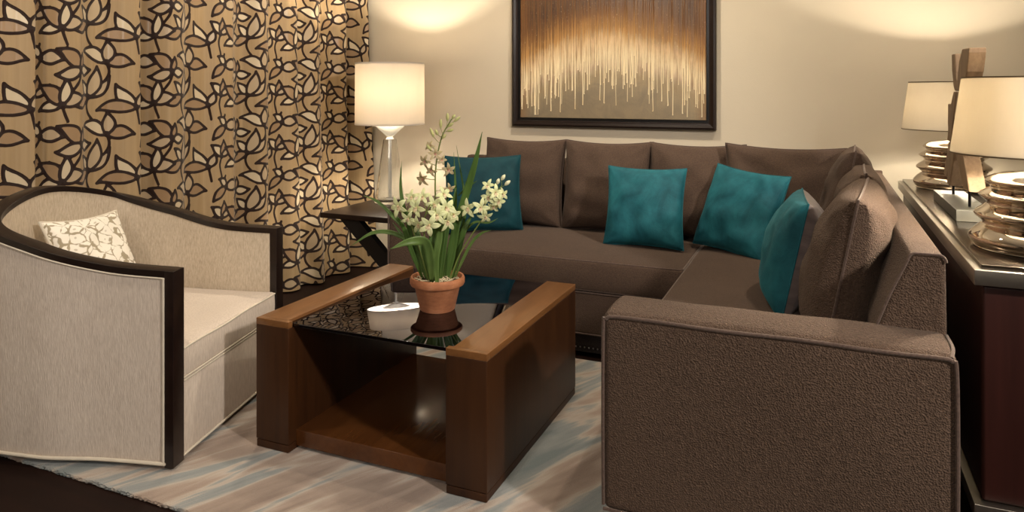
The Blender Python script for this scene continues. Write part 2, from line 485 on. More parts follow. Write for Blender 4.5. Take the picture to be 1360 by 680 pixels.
CU, CV = .36, .115
def curtain():
    D, INS = tile_fields(); nx, ny = D.shape
    y0, y1, z0, z1 = 1.05, 4.285, .012, 2.50
    # path along the wall: soft folds of uneven width
    ys = np.linspace(y0, y1, 2600); r = np.random.default_rng(5)
    knots = [y0]; 
    while knots[-1] < y1 + .3: knots.append(knots[-1] + r.uniform(.075, .185))
    knots = np.array(knots); amp = r.uniform(.018, .046, len(knots)) * np.where(np.arange(len(knots)) % 2, 1, -1)
    # the last folds before the back wall are deeper
    def interp(y):
        i = np.clip(np.searchsorted(knots, y) - 1, 0, len(knots) - 2)
        t = (y - knots[i]) / (knots[i + 1] - knots[i]); s = .68 * (.5 - .5 * np.cos(PI * np.clip((t - .28) / .44, 0, 1))) + .32 * (.5 - .5 * np.cos(PI * t))
        return amp[i] * (1 - s) + amp[i + 1] * s
    off = interp(ys) * (1 + .5 * np.clip((ys - 3.9) / .3, 0, 1))
    off += .012 * np.sin(ys * 34) * np.sin(ys * 5.1 + 1)
    deep = np.exp(-((ys - 4.13) / .045) ** 2) * -.075 + np.exp(-((ys - 4.245) / .05) ** 2) * .05
    off += deep
    arc = np.concatenate([[0], np.cumsum(np.hypot(np.diff(ys), np.diff(off)))])
    NU, NV = 760, 400
    au = np.linspace(0, arc[-1], NU); yu = np.interp(au, arc, ys); ou = np.interp(au, arc, off)
    zv = np.linspace(z0, z1, NV)
    Y = np.repeat(yu[:, None], NV, 1); Zr = np.repeat(zv[None], NU, 0)
    sway = .006 * np.sin(Y * 9 + Zr * 1.3) 
    X = -3.02 + ou[:, None] * (1 + .25 * (1.2 - Zr) / 1.2) + sway
    flare = np.clip((1.3 - Zr) / 1.3, 0, 1)
    X = X + flare * .035 * np.clip((Y - 3.2) / 1.0, 0, 1)
    tu = ((au + CU) % TW) / TW * nx; tv = ((zv + CV) % TH) / TH * ny
    def samp(Fd):
        iu = np.floor(tu - .5).astype(int); fu = (tu - .5 - iu)[:, None]; iv = np.floor(tv - .5).astype(int); fv = (tv - .5 - iv)[None]
        g = lambda a, b: Fd[np.ix_(a % nx, b % ny)]
        return g(iu, iv) * (1 - fu) * (1 - fv) + g(iu + 1, iv) * fu * (1 - fv) + g(iu, iv + 1) * (1 - fu) * fv + g(iu + 1, iv + 1) * fu * fv
    d = samp(D); ins = samp(INS)
    co = np.stack([X, Y, Zr], -1).reshape(-1, 3)
    idx = np.arange(NU * NV).reshape(NU, NV)
    q = np.stack([idx[:-1, :-1], idx[1:, :-1], idx[1:, 1:], idx[:-1, 1:]], -1).reshape(-1, 4)
    me = bpy.data.meshes.new('curtain')
    me.vertices.add(len(co)); me.vertices.foreach_set('co', co.ravel())
    me.loops.add(q.size); me.loops.foreach_set('vertex_index', q.ravel().astype(np.int32))
    me.polygons.add(len(q)); me.polygons.foreach_set('loop_start', (np.arange(len(q)) * 4).astype(np.int32))
    me.polygons.foreach_set('use_smooth', np.ones(len(q), bool))
    for nm, val in (('line_distance', d), ('petal_inside', ins)):
        at = me.attributes.new(nm, 'FLOAT', 'POINT'); at.data.foreach_set('value', val.astype(np.float32).ravel())
    me.update(calc_edges=True); me.validate()
    t = NT('leaf_pattern_drapery')
    a = t.node('ShaderNodeAttribute', attribute_name='line_distance'); b = t.node('ShaderNodeAttribute', attribute_name='petal_inside')
    wob = t.noise(30, None, 2)
    dd = t.math('ADD', t.math('MULTIPLY', a.outputs['Fac'], 100), t.math('MULTIPLY', t.math('SUBTRACT', wob, .5), .35))
    line = t.ramp(dd, [(.62, (1, 1, 1)), (.77, (0, 0, 0))])
    sat = t.noise(1, t.mapping((60, 60, 2)), 3)
    ground = t.mix(sat, (.28, .185, .09), (.42, .30, .16))
    inside = t.mix(t.math('MULTIPLY', t.math('SUBTRACT', b.outputs['Fac'], 1), 1.0, clamp=True), (.30, .195, .105), (.56, .46, .31))
    insm = t.math('MULTIPLY', b.outputs['Fac'], 1.0, clamp=True)
    c = t.mix(insm, ground, inside); c = t.mix(line, c, (.018, .007, .004))
    t.set(color=c, sheen=.12, spec=.35)
    rough = t.math('ADD', t.math('MULTIPLY', line, .45), t.math('SUBTRACT', .55, t.math('MULTIPLY', insm, .24)))
    t.set(rough=rough)
    t.bump(t.math('ADD', t.math('MULTIPLY', line, 1.0), t.math('MULTIPLY', t.noise(1, t.mapping((420, 420, 60)), 2), .3)), .35, .0015)
    me.materials.append(t.m)
    o = bpy.data.objects.new('curtain', me); col.objects.link(o)
    tag(o, 'floor-length gold drape with dark brown outlined leaf and flower pattern', 'curtain')
curtain()

# ------------------------------------------------------------------ rug
def rug():
    V, F = softbox((-1.27, 2.365, .006), (1.33, .80, .006), .005, 2, (420, 60, 1))
    r = random.Random(3)
    V2 = []
    for x, y, z in V:
        e = 0
        if y < 1.58: e = r.uniform(-.0035, .0035) + .004 * mnoise.noise((x * 14, 0, 0))
        V2.append((x, y + e, z + .0015 * mnoise.noise((x * 12, y * 12, 0)) * (z > .006)))
    o = MB().add(V2, F).build('rug', M['rug'])
    tag(o, 'large taupe and grey-blue streaked wool rug under the coffee table', 'rug')
rug()
RUG = .0135

# ------------------------------------------------------------------ coffee table
def coffee_table():
    x0, x1, y0, y1 = -1.80, -.915, 1.945, 2.79; w = .14; z0 = RUG; zt = .459
    root = thing('coffee_table', 'walnut coffee table with two thick slab sides and smoked glass top', 'coffee table', ((x0 + x1) / 2, (y0 + y1) / 2, z0))
    L = Vector(root.location)
    def P(mb, name, mat, parent=root, label=None):
        o = mb.build(name, mat, parent, origin=L if parent is root else L)
        o.location = (0, 0, 0)
        if label: o['label'] = label
        return o
    for a, b, s in ((x0, x0 + w, 1), (x1 - w, x1, -1)):
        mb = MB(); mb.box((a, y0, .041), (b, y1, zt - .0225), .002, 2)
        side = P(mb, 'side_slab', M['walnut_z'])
        # solid top board of the slab, with the rabbet that carries the glass
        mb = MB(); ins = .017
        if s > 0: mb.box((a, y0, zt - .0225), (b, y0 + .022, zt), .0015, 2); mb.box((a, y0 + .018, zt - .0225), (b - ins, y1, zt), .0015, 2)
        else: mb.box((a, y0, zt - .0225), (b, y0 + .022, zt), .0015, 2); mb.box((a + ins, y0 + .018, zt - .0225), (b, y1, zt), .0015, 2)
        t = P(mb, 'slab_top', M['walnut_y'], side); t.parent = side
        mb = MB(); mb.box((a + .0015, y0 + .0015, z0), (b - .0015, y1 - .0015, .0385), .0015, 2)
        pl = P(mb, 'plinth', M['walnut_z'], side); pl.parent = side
    mb = MB(); mb.box((x0 + w - .001, y0 + .04, .024), (x1 - w + .001, y1 - .03, .079), .002, 2)
    P(mb, 'lower_shelf', M['walnut_x'])
    mb = MB(); mb.box((x0 + w - .0155, y0 + .024, zt - .021), (x1 - w + .0155, y1 - .004, zt - .009), .0015, 2)
    P(mb, 'glass_top', M['glass_dark'], label='smoked glass top')
coffee_table()
GLASS = .450

# ------------------------------------------------------------------ sectional sofa
def pillow_geo(w, h, t, n=26, ear=.09, p=.40, seed=0, wr=.012, edge=.006):
    """knife-edge cushion in local X (width), Y (height), Z (face normal): returns front and back sheets"""
    us = [math.sin(PI / 2 * (-1 + 2 * i / n)) * .55 + (-1 + 2 * i / n) * .45 for i in range(n + 1)]
    def sheet(sgn):
        V = []; F = []
        for i, u in enumerate(us):
            for j, v in enumerate(us):
                X = w / 2 * u * (1 - ear * (1 - v * v) * u * u); Y = h / 2 * v * (1 - ear * (1 - u * u) * v * v)
                k = ((1 - u * u) * (1 - v * v))
                th = k ** p
                nz = mnoise.noise((u * 2.3 + seed * 7.1, v * 2.3 + sgn * 3, seed)) * wr * min(1, k * 3)
                # soft radial creases running from the corners
                cr = 0
                rc = math.hypot(1 - abs(u), 1 - abs(v))
                if rc < .75: cr = math.sin(math.atan2(1 - abs(v), 1 - abs(u)) * 9 + seed) * .25 * wr * (1 - rc / .75) * min(1, k * 6)
                sag = -.05 * t * v * th
                V.append((X, Y, sgn * (t / 2 * th + (edge / 2 if 0 < i < n and 0 < j < n else 0)) + nz * .8 + cr + sag))
        m = n + 1
        for i in range(n):
            for j in range(n):
                q = (i * m + j, (i + 1) * m + j, (i + 1) * m + j + 1, i * m + j + 1)
                F.append(q if sgn > 0 else tuple(reversed(q)))
        return V, F
    rim = []
    n_ = len(us)
    ring = [(i, 0) for i in range(n_)] + [(n_ - 1, j) for j in range(1, n_)] + [(i, n_ - 1) for i in range(n_ - 2, -1, -1)] + [(0, j) for j in range(n_ - 2, 0, -1)]
    f = sheet(1); b = sheet(-1)
    rim = [((Vector(f[0][i * n_ + j]) + Vector(b[0][i * n_ + j])) / 2) for i, j in ring]
    return f, b, rim

def pose(base, yaw, lean, h, roll=0):
    """matrix for a cushion standing on its lower edge at base, facing the horizontal direction yaw, leaning back"""
    a = R(yaw); n = Vector((math.cos(a), math.sin(a), 0)); z = Vector((0, 0, 1)); l = R(lean)
    up = z * math.cos(l) - n * math.sin(l); nor = n * math.cos(l) + z * math.sin(l)
    if roll:
        q = Matrix.Rotation(R(roll), 3, nor); up = q @ up
    x = up.cross(nor)
    m = Matrix((x, up, nor)).transposed().to_4x4()
    m.translation = Vector(base) + up * h / 2
    return m

SX0, SX1, SEATX, SY1, SEATY, ARMY = -2.07, .29, -.55, 4.15, 3.20, 1.911
def sofa():
    root = thing('sectional_sofa', 'brown tweed L-shaped corner sofa with loose back cushions', 'sofa', (-.9, 3.3, 0))
    L = Vector(root.location)
    def P(mb, name, mat, parent=None, label=None):
        o = mb.build(name, mat, parent or root, origin=L); o.location = (0, 0, 0)
        if label: o['label'] = label
        return o
    zb = .112
    # upholstered base of both wings
    mb = MB()
    mb.box((SX0 + .02, SEATY + .006, zb), (SEATX + .03, SY1 - .005, .315), .012, 3)
    mb.box((SEATX + .004, ARMY + .05, zb), (SX1 - .012, SY1 - .005, .315), .012, 3)
    base = P(mb, 'seat_base', M['sofa_smooth'])
    mb = MB()
    mb.tube([(SX0 + .02, SEATY + .002, .308), (SEATX, SEATY + .002, .308)], .004, 8)
    mb.tube([(SX0 + .02, SEATY + .002, zb + .004), (SEATX, SEATY + .002, zb + .004)], .004, 8)
    mb.tube([(SEATX + .001, SEATY, zb + .004), (SEATX + .001, ARMY + .2, zb + .004)], .004, 8)
    P(mb, 'piping', M['sofa_piping'], base)
    mb = MB()
    mb.box((SX0 + .035, SEATY + .022, .024), (SEATX + .03, SY1 - .03, zb + .002), .004, 2)
    mb.box((SEATX + .02, ARMY + .03, .024), (SX1 - .03, SY1 - .03, zb + .002), .004, 2)
    pl = P(mb, 'plinth', M['sofa_base'])
    nb = MB(); x = SX0 + .05
    hemi = [(.0001, .0035), (.002, .003), (.0038, .0016), (.0045, 0)]
    Mr = Matrix.Rotation(R(90), 4, 'X')
    while x < SEATX - .01:
        nb.lathe(hemi, n=8, M=Matrix.Translation((x, SEATY + .022, .045)) @ Mr); x += .021
    y = SEATY
    Mr2 = Matrix.Rotation(R(-90), 4, 'Y')
    while y > ARMY + .05:
        nb.lathe(hemi, n=8, M=Matrix.Translation((SEATX + .02, y, .045)) @ Mr2); y -= .021
    tag(P(nb, 'nailhead_trim', M['nail'], pl, 'row of small metal nailheads'), kind='stuff')
    for px, py in ((SX0 + .1, SEATY + .08), (-1.3, SEATY + .08), (SX0 + .1, SY1 - .1), (SEATX + .1, ARMY + .1), (SX1 - .1, ARMY + .1), (SX1 - .1, SY1 - .1)):
        mb = MB(); mb.lathe([(.0001, 0), (.022, 0), (.024, .026), (.0001, .026)], (px, py, RUG - .0005 if py < 3.12 and px < .05 else 0), 16); P(mb, 'foot', M['black'])
    # arms
    def arm(lo, hi, axis, near):
        lo = np.array(lo); hi = np.array(hi); c = (lo + hi) / 2; h = (hi - lo) / 2
        def df(q, n, hv):
            q = q.copy()
            if n[2] > .2: q[2] += .014 * max(0, 1 - (q[1 - axis] / hv[1 - axis]) ** 2) * (1 - .4 * (q[axis] / hv[axis]) ** 2) 
            k = (1 - (q[2] / hv[2]) ** 2)
            if n[1] < -.5: q[1] -= .010 * max(0, k) * max(0, 1 - (q[0] / hv[0]) ** 4)
            if n[0] > .5: q[0] += .006 * max(0, k)
            q[2] += .003 * mnoise.noise((q[0] * 5, q[1] * 5, 1.7)) * (q[2] > 0)
            return q
        nn = (24, 6, 14) if axis == 0 else (6, 22, 14)
        V, F = softbox(c, h, .022, 4, nn, df)
        return P(MB().add(V, F), 'arm', M['sofa'])
    a = arm((SEATX, ARMY, .098), (SX1, ARMY + .195, .638), 0, True)
    def wob(P_, s): return [(x, y, z + .0035 * mnoise.noise((x * 4 + s, y * 4, z * 4))) for x, y, z in P_]
    # welt round the outer face of the near arm
    xa, xb, zt = SEATX + .004, SX1 - .004, .631
    pts = [(xa + .02 * math.cos(t) - .02 + .018, 0, 0) for t in ()]
    loop = [(xa, ARMY - .002, .115), (xa - .001, ARMY - .003, .35), (xa, ARMY - .001, zt - .03), (xa + .008, ARMY - .001, zt - .008), (xa + .03, ARMY - .001, zt)]
    loop += [(xa + .03 + (xb - xa - .06) * k / 10, ARMY - .001, zt + .0015 * math.sin(k * 1.3)) for k in range(1, 11)]
    loop += [(xb - .008, ARMY - .001, zt - .004), (xb + .001, ARMY - .002, zt - .03), (xb + .003, ARMY - .004, .35), (xb, ARMY - .002, .115)]
    mb = MB(); mb.tube(catmull(loop, 5), .0048, 8); mb.tube([(xa, ARMY - .003, .104), (xb, ARMY - .003, .104)], .0045, 8)
    mb.tube(catmull([(SX1 - .012, ARMY + .004, .632), (SX1 - .002, ARMY + .06, .640), (SX1 - .002, ARMY + .15, .640)], 5), .004, 8)
    P(mb, 'piping', M['sofa_piping'], a)
    b = arm((SX0, SEATY - .012, .098), (SX0 + .19, SY1, .632), 1, False)
    mb = MB(); xa, xb, yy, zt = SX0 + .004, SX0 + .186, SEATY - .013, .626
    mb.tube(catmull([(xa, yy, .11), (xa, yy, .55), (xa + .004, yy, zt - .012), (xa + .03, yy, zt), (xb - .03, yy, zt), (xb - .004, yy, zt - .012), (xb, yy, .55), (xb, yy, .32)], 5), .0045, 8)
    P(mb, 'piping', M['sofa_piping'], b)
    # backrests: wedge section, slimmer at the top
    def wedge(prof, a0, a1, axis):
        # rounded profile
        return MB().prism(prof, a0, a1, axis, smooth=True)
    def rprof(x_in0, x_in1, x_out, zlo, zhi, r=.02):
        P_ = [(x_out, zlo), (x_out + .004, (zlo + zhi) / 2), (x_out, zhi - r)]
        for k in range(1, 6):
            t = PI / 2 * k / 5; P_.append((x_out - r + r * math.cos(t), zhi - r + r * math.sin(t)))
        for k in range(0, 6):
            t = PI / 2 * k / 5; P_.append((x_in1 + r - r * math.sin(t), zhi - r + r * math.cos(t)))
        P_ += [(x_in1 * .5 + x_in0 * .5, (zhi + .62) / 2), (x_in0, .62), (x_in0 - .02, zlo)]
        return P_
    pr = rprof(.125, .205, SX1 - .001, .30, .836, .018)
    mb = MB(); mb.prism(pr, ARMY + .165, SY1 - .12, 1, smooth=True)
    br = P(mb, 'backrest', M['sofa'])
    bv = br.modifiers.new('soft', 'BEVEL'); bv.width = .012; bv.segments = 3; bv.limit_method = 'ANGLE'; bv.angle_limit = R(50)
    mb = MB()
    mb.tube([(p[0] + .0, ARMY + .163, p[1]) for p in pr[2:-1]], .0035, 8)
    P(mb, 'piping', M['sofa_piping'], br)
    pr2 = [(SY1 - (SX1 - x), z) for x, z in pr]
    mb = MB(); mb.prism(pr2, SX0 + .02, SX1 - .001, 0, smooth=True)
    P(mb, 'backrest', M['sofa_smooth'])
    # seat cushions
    def seat(lo, hi, mat):
        lo = np.array(lo); hi = np.array(hi); c = (lo + hi) / 2; h = (hi - lo) / 2
        def df(q, n, hv):
            q = q.copy(); k = max(0, 1 - (q[0] / hv[0]) ** 4) * max(0, 1 - (q[1] / hv[1]) ** 4)
            if n[2] > .3: q[2] += .022 * k + .004 * mnoise.noise((q[0] * 3, q[1] * 3, 2.2))
            kz = max(0, 1 - (q[2] / hv[2]) ** 2)
            if n[1] < -.4: q[1] -= .012 * kz
            if n[0] < -.4: q[0] -= .010 * kz
            return q
        V, F = softbox(c, h, .016, 3, (22, 18, 6), df)
        o = P(MB().add(V, F), 'seat_cushion', mat)
        x0, y0, x1, y1 = lo[0] + .004, lo[1] + .004, hi[0] - .004, hi[1] - .004; z = hi[2] - .004; r = .02
        def ring(z):
            Q = []
            for cx, cy, a0 in ((x1 - r, y0 + r, -90), (x1 - r, y1 - r, 0), (x0 + r, y1 - r, 90), (x0 + r, y0 + r, 180)):
                for k in range(6): Q.append((cx + r * math.cos(R(a0 + 18 * k)), cy + r * math.sin(R(a0 + 18 * k)), z))
            return Q
        mb = MB(); mb.tube(ring(z), .0042, 8, closed=True); mb.tube(ring(lo[2] + .006), .0042, 8, closed=True)
        P(mb, 'piping', M['sofa_piping'], o)
    seat((SX0 + .192, SEATY - .008, .316), (SEATX - .001, SY1 - .13, .460), M['sofa_smooth'])
    seat((SEATX + .001, ARMY + .197, .316), (.14, SY1 - .13, .460), M['sofa_smooth'])
    # loose back cushions
    def back(base, yaw, lean, w, h, t, seed, roll=0, ear=.075, mat='sofa_smooth'):
        f, b_, rim = pillow_geo(w, h, t, 30, ear, .36, seed, .026)
        mb = MB(); mb.add(*f); mb.add(*b_)
        m = pose(base, yaw, lean, h, roll); m.translation -= L
        o = mb.build('back_cushion', M[mat], root, M=m)
        mp = MB(); mp.tube(rim, .0042, 7, closed=True)
        p = mp.build('piping', M['sofa_piping'], o, M=Matrix())
        return o
    back((-1.575, 3.80, .472), -90, 10, .50, .50, .22, 1)
    back((-1.080, 3.80, .472), -90, 10, .50, .50, .22, 2)
    back((-.600, 3.80, .472), -90, 10, .50, .50, .22, 3)
    back((-.17, 3.70, .470), -90, 9, .56, .51, .20, 4, -1)
    back((.060, 3.50, .470), 178, 9, .46, .53, .20, 5, 1, .08)
    back((.085, 3.12, .470), 178, 9, .52, .485, .19, 7, 0, .06, 'sofa')
    back((.040, 2.58, .470), 174.5, 11, .66, .475, .24, 6, 0, .06, 'sofa')
sofa()

# ------------------------------------------------------------------ throw pillows
def throw(base, yaw, lean, w, h, t, seed, label, mat, roll=0, backmat=None, pipe=None, group='teal throw pillows on the sofa', ear=.07):
    f, b, rim = pillow_geo(w, h, t, 30, ear, .42, seed, .016)
    m = pose(base, yaw, lean, h, roll)
    root = thing('throw_pillow', label, 'pillow', m.to_translation(), group)
    root.matrix_basis = m
    if backmat:
        MB().add(*f).build('front_cover', M[mat], root, M=Matrix())
        o = MB().add(*b).build('back_cover', M[backmat], root, M=Matrix()); o['label'] = 'brown satin back'
    else:
        mb = MB(); mb.add(*f); mb.add(*b); mb.build('cover', M[mat], root, M=Matrix())
    mp = MB(); mp.tube(rim, .0030 if not pipe else .0055, 7, closed=True); mp.build('piping' if pipe else 'seam', M[pipe or mat], root, M=Matrix())
    return root
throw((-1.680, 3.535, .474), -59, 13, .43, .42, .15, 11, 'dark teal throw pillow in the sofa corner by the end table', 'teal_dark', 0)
throw((-.800, 3.49, .476), -88, 17, .395, .40, .15, 12, 'teal throw pillow in the middle of the long sofa seat', 'teal', 0)
throw((-.405, 3.53, .474), -121, 22, .42, .42, .15, 13, 'teal throw pillow tilted across the inner corner of the sofa', 'teal', -4)
throw((-.135, 2.82, .462), 184, 12, .42, .41, .20, 14, 'teal throw pillow with brown satin back leaning against the near back cushion', 'teal', 0, 'satin', ear=.035)

# ------------------------------------------------------------------ barrel armchair
def armchair():
    a0, a1, a2, a3, f3, b = .3935, .3917, .4065, .3382, -.7563, .842
    z0, z1, z2, z3, z4 = .661, .6758, .7304, .8031, .8678
    fx, fy, ang = -2.0297, 2.0857, .2689
    fv = Vector((math.cos(ang), math.sin(ang), 0)); lv = Vector((-fv.y, fv.x, 0))
    zb = .034
    root = thing('armchair', 'cream linen barrel armchair with dark wood rail in front of the curtain', 'armchair', (fx - .40 * fv.x, fy - .40 * fv.y, RUG))
    L = Vector(root.location)
    def Wd(f, l, z): return Vector((fx, fy, 0)) + fv * f + lv * l + Vector((0, 0, z))
    def P(mb, name, mat, parent=None, label=None):
        o = mb.build(name, mat, parent or root, origin=L); o.location = (0, 0, 0)
        if label: o['label'] = label
        return o
    ctl = [(0, -a0, z0), (-.25, -a1, z1), (-.5, -a2, z2), (f3, -a3, z3), (-b, 0, z4), (f3, a3, z3), (-.5, a2, z2), (-.25, a1, z1), (0, a0, z0)]
    C = catmull(ctl, 14); n = len(C)
    N = []
    for i in range(n):
        t = C[min(i + 1, n - 1)] - C[max(i - 1, 0)]; t.z = 0; t.normalize(); N.append(Vector((t.y, -t.x, 0)))
    if N[0].y > 0: N = [-q for q in N]
    off = lambda i, d: C[i] + N[i] * d
    # ---- wood frame: curved rail + front posts
    mb = MB(); V = []; F = []
    sec = [(0, -.0225), (0, -.002), (-.003, 0), (-.057, 0), (-.060, -.002), (-.060, -.0225)]
    k = len(sec)
    for i in range(n):
        for d, z in sec:
            p = off(i, d); V.append(Wd(p.x, p.y, p.z + z))
    for i in range(n - 1):
        for j in range(k):
            F.append((i * k + j, i * k + (j + 1) % k, (i + 1) * k + (j + 1) % k, (i + 1) * k + j))
    F.append(tuple(range(k))); F.append(tuple((n - 1) * k + j for j in range(k)))
    mb.add(V, F)
    rail = P(mb, 'top_rail', M['espresso'])
    rot = Matrix.Translation((fx, fy, 0)) @ Matrix.Rotation(ang, 4, 'Z')
    for s in (-1, 1):
        mb = MB(); lo, hi = sorted((s * a0, s * (a0 - .060)))
        mb.box((-.030, lo, zb - .012), (.0015, hi, z0 - .0005), .0015, 2, M=rot)
        P(mb, 'front_post', M['espresso'])
    # ---- upholstered shell
    def sweep(d_list_z, i0, i1):
        V = []; F = []; k = len(d_list_z)
        for i in range(i0, i1 + 1):
            for d, zf in d_list_z:
                p = off(i, d); f_ = min(p.x, -.029); top = p.z - .022
                z = zf if zf >= 0 else top + (zf + 1) 
                V.append(Wd(f_, p.y, z))
        m = i1 - i0 + 1
        for i in range(m - 1):
            for j in range(k - 1):
                F.append((i * k + j, i * k + j + 1, (i + 1) * k + j + 1, (i + 1) * k + j))
        return V, F
    zs = [zb, .05, .15, .25, .35, .45, .55]
    outer = [(-.020, zb - .002), (-.006, zb)] + [(-.0045 + .0035 * math.sin(PI * min(1, z / .62)), z) for z in zs[1:]] + [(-.004, -1.0), (-.030, -1.0)]
    V, F = sweep(outer, 0, n - 1)
    V = [Vector(p) for p in V]
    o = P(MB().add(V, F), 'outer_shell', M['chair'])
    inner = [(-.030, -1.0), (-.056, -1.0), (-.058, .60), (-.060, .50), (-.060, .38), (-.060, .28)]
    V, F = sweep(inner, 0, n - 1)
    P(MB().add(V, F), 'inner_shell', M['chair_warm_lit'])
    mb = MB()
    mb.tube([Wd(min(off(i, .001).x, -.030), off(i, .001).y, zb + .002) for i in range(n)], .006, 8)
    mb.tube([Wd(min(off(i, .000).x, -.032), off(i, .000).y, C[i].z - .026) for i in range(n)], .0028, 8)
    for i in (0, n - 1):
        p = off(i, .001); mb.tube([Wd(-.033, p.y, zb), Wd(-.033, p.y, C[i].z - .026)], .0035, 8)
    P(mb, 'piping', M['chair_piping'], o)
    # ---- seat
    ring0 = []
    for i in range(n):
        p = off(i, -.063); ring0.append((min(p.x, -.012), p.y))
    def slab(zlo, zhi, front, crown, r, mat, name):
        base = [(front if i in (0, n - 1) else x, y) for i, (x, y) in enumerate(ring0)]
        # densify the front edge
        A, B = Vector((*base[-1], 0)), Vector((*base[0], 0))
        fr = [tuple((A.lerp(B, k / 14)).xy) for k in range(1, 14)]
        poly = base + fr
        cx = sum(p[0] for p in poly) / len(poly); cy = 0
        rows = [(1 - r * .8, zlo), (1 - r * .25, zlo + r * .12), (1, zlo + r * .4), (1.002, (zlo + zhi) / 2), (1, zhi - r * .4), (1 - r * .25, zhi - r * .12), (1 - r * .8, zhi)]
        for q in (.85, .7, .5, .3, .12): rows.append((q * (1 - r * .8), zhi + crown * (1 - q ** 2.2)))
        V = []; F = []; m = len(poly)
        for sc_, z in rows:
            for x, y in poly: V.append(Wd(cx + (x - cx) * sc_, y * sc_, z + .003 * mnoise.noise((x * 6, y * 6, z * 3))))
        for i in range(len(rows) - 1):
            for j in range(m):
                F.append((i * m + j, i * m + (j + 1) % m, (i + 1) * m + (j + 1) % m, (i + 1) * m + j))
        F.append(tuple(range(m))); F.append(tuple((len(rows) - 1) * m + j for j in range(m)))
        o = P(MB().add(V, F), name, mat)
        return o, A, B, front
    o, A, B, fr = slab(.288, .395, -.006, .022, .03, M['chair'], 'seat_cushion')
    mb = MB(); l = a0 - .062
    mb.tube([Wd(-.0065, -l + 2 * l * k / 12, .387 + .002 * math.sin(k)) for k in range(13)], .0038, 8)
    mb.tube([Wd(-.004, -l + 2 * l * k / 12, .291) for k in range(13)], .003, 8)
    P(mb, 'piping', M['chair_piping'], o)
    o, A, B, fr = slab(.030, .286, -.008, .0, .012, M['chair'], 'seat_base')
    mb = MB(); mb.tube([Wd(-.006, -l, .033), Wd(-.006, l, .033)], .0042, 8); mb.tube([Wd(-.007, -l, .279), Wd(-.007, l, .279)], .0032, 8)
    P(mb, 'piping', M['chair_piping'], o)
    c = Wd(-.40, 0, 0)
    mb = MB(); mb.lathe([(.0001, RUG + .0002), (.27, RUG + .0002), (.275, RUG + .008), (.26, .034), (.0001, .034)], (c.x, c.y, 0), 40)
    P(mb, 'swivel_base', M['black'])
armchair()
throw((-2.560, 1.968, .422), 6, 27, .345, .36, .13, 21, 'small cream and taupe patterned pillow in the barrel armchair', 'patterned', -2, None, 'chair_piping', group=None, ear=.10)

# ------------------------------------------------------------------ end table
def end_table():
    x0, x1, y0, y1, zt = -2.62, -2.092, 3.335, 3.98, .550
    root = thing('end_table', 'black end table with slanted legs between curtain and sofa', 'side table', ((x0 + x1) / 2, (y0 + y1) / 2, 0))
    L = Vector(root.location)
    def P(mb, name, mat):
        o = mb.build(name, mat, root, origin=L); o.location = (0, 0, 0); return o
    P(MB().box((x0, y0, zt - .030), (x1, y1, zt), .003, 2), 'tabletop', M['espresso'])
    for ya in (y0 + .02, y1 - .065):
        poly = [(-2.50, zt - .0295), (-2.375, zt - .0295), (-2.105, .265), (-2.36, 0), (-2.50, 0), (-2.225, .265)]
        P(MB().prism(poly, ya, ya + .045, 1), 'leg', M['black'])
    P(MB().box((-2.47, y0 + .064, .0005), (-2.39, y1 - .064, .03), .002), 'stretcher', M['black'])
end_table()

# ------------------------------------------------------------------ lamps
def drum(rb, rt, zb, zt, th=.0025):
    return [(rb, zb), (rt, zt), (rt - th, zt), (rb - th, zb)]
def bulb(loc, energy, r=.028, color=(1, .88, .70)):
    d = bpy.data.lights.new('lamp_bulb', 'POINT'); d.energy = energy; d.color = color; d.shadow_soft_size = r
    o = bpy.data.objects.new('lamp_bulb', d); col.objects.link(o); o.location = loc

def glass_lamp():
    x, y, z = -2.452, 3.80, .5505
    root = thing('table_lamp', 'clear glass table lamp with white drum shade on the end table', 'lamp', (x, y, z))
    P = lambda mb, name, mat, par=None: mb.build(name, mat, par or root, loc=(0, 0, 0))
    P(MB().lathe([(.0001, 0), (.092, 0), (.095, .004), (.095, .016), (.088, .020), (.0001, .020)], n=48), 'foot', M['glass'])
    prof = [(.092, .0205), (.080, .10), (.064, .22), (.050, .33), (.040, .392), (.038, .392), (.048, .33), (.062, .22), (.078, .10), (.090, .0205)]
    P(MB().lathe(prof, n=48, closed=True), 'glass_body', M['glass'])
    P(MB().lathe([(.0001, .3925), (.026, .3925), (.020, .402), (.016, .408), (.030, .418), (.100, .482), (.096, .485), (.024, .428), (.0001, .424)], n=48), 'glass_cup', M['crystal'])
    P(MB().lathe([(.0001, .021), (.030, .021), (.030, .026), (.011, .032), (.011, .392), (.0001, .392)], n=24), 'rod', M['crystal'])
    P(MB().lathe([(.0001, .4245), (.008, .4245), (.008, .60), (.018, .602), (.018, .64), (.0001, .64)], n=20), 'socket', M['chrome'])
    sh = P(MB().lathe(drum(.214, .212, .486, .862), n=72, closed=True), 'lamp_shade', M['shade'])
    for zz, rr in ((.487, .2145), (.8605, .2125)):
        mb = MB(); mb.lathe([(rr + .001, zz - .004), (rr + .001, zz + .004), (rr - .004, zz + .004), (rr - .004, zz - .004)], n=72, closed=True)
        P(mb, 'shade_trim', M['shade'], sh)
    mb = MB()
    for a in (0, 120, 240): mb.tube([(.018 * math.cos(R(a)), .018 * math.sin(R(a)), .610), (.211 * math.cos(R(a)), .211 * math.sin(R(a)), .842)], .002, 6)
    P(mb, 'shade_spider', M['chrome'])
    bulb((x, y, z + .69), BULB_L)
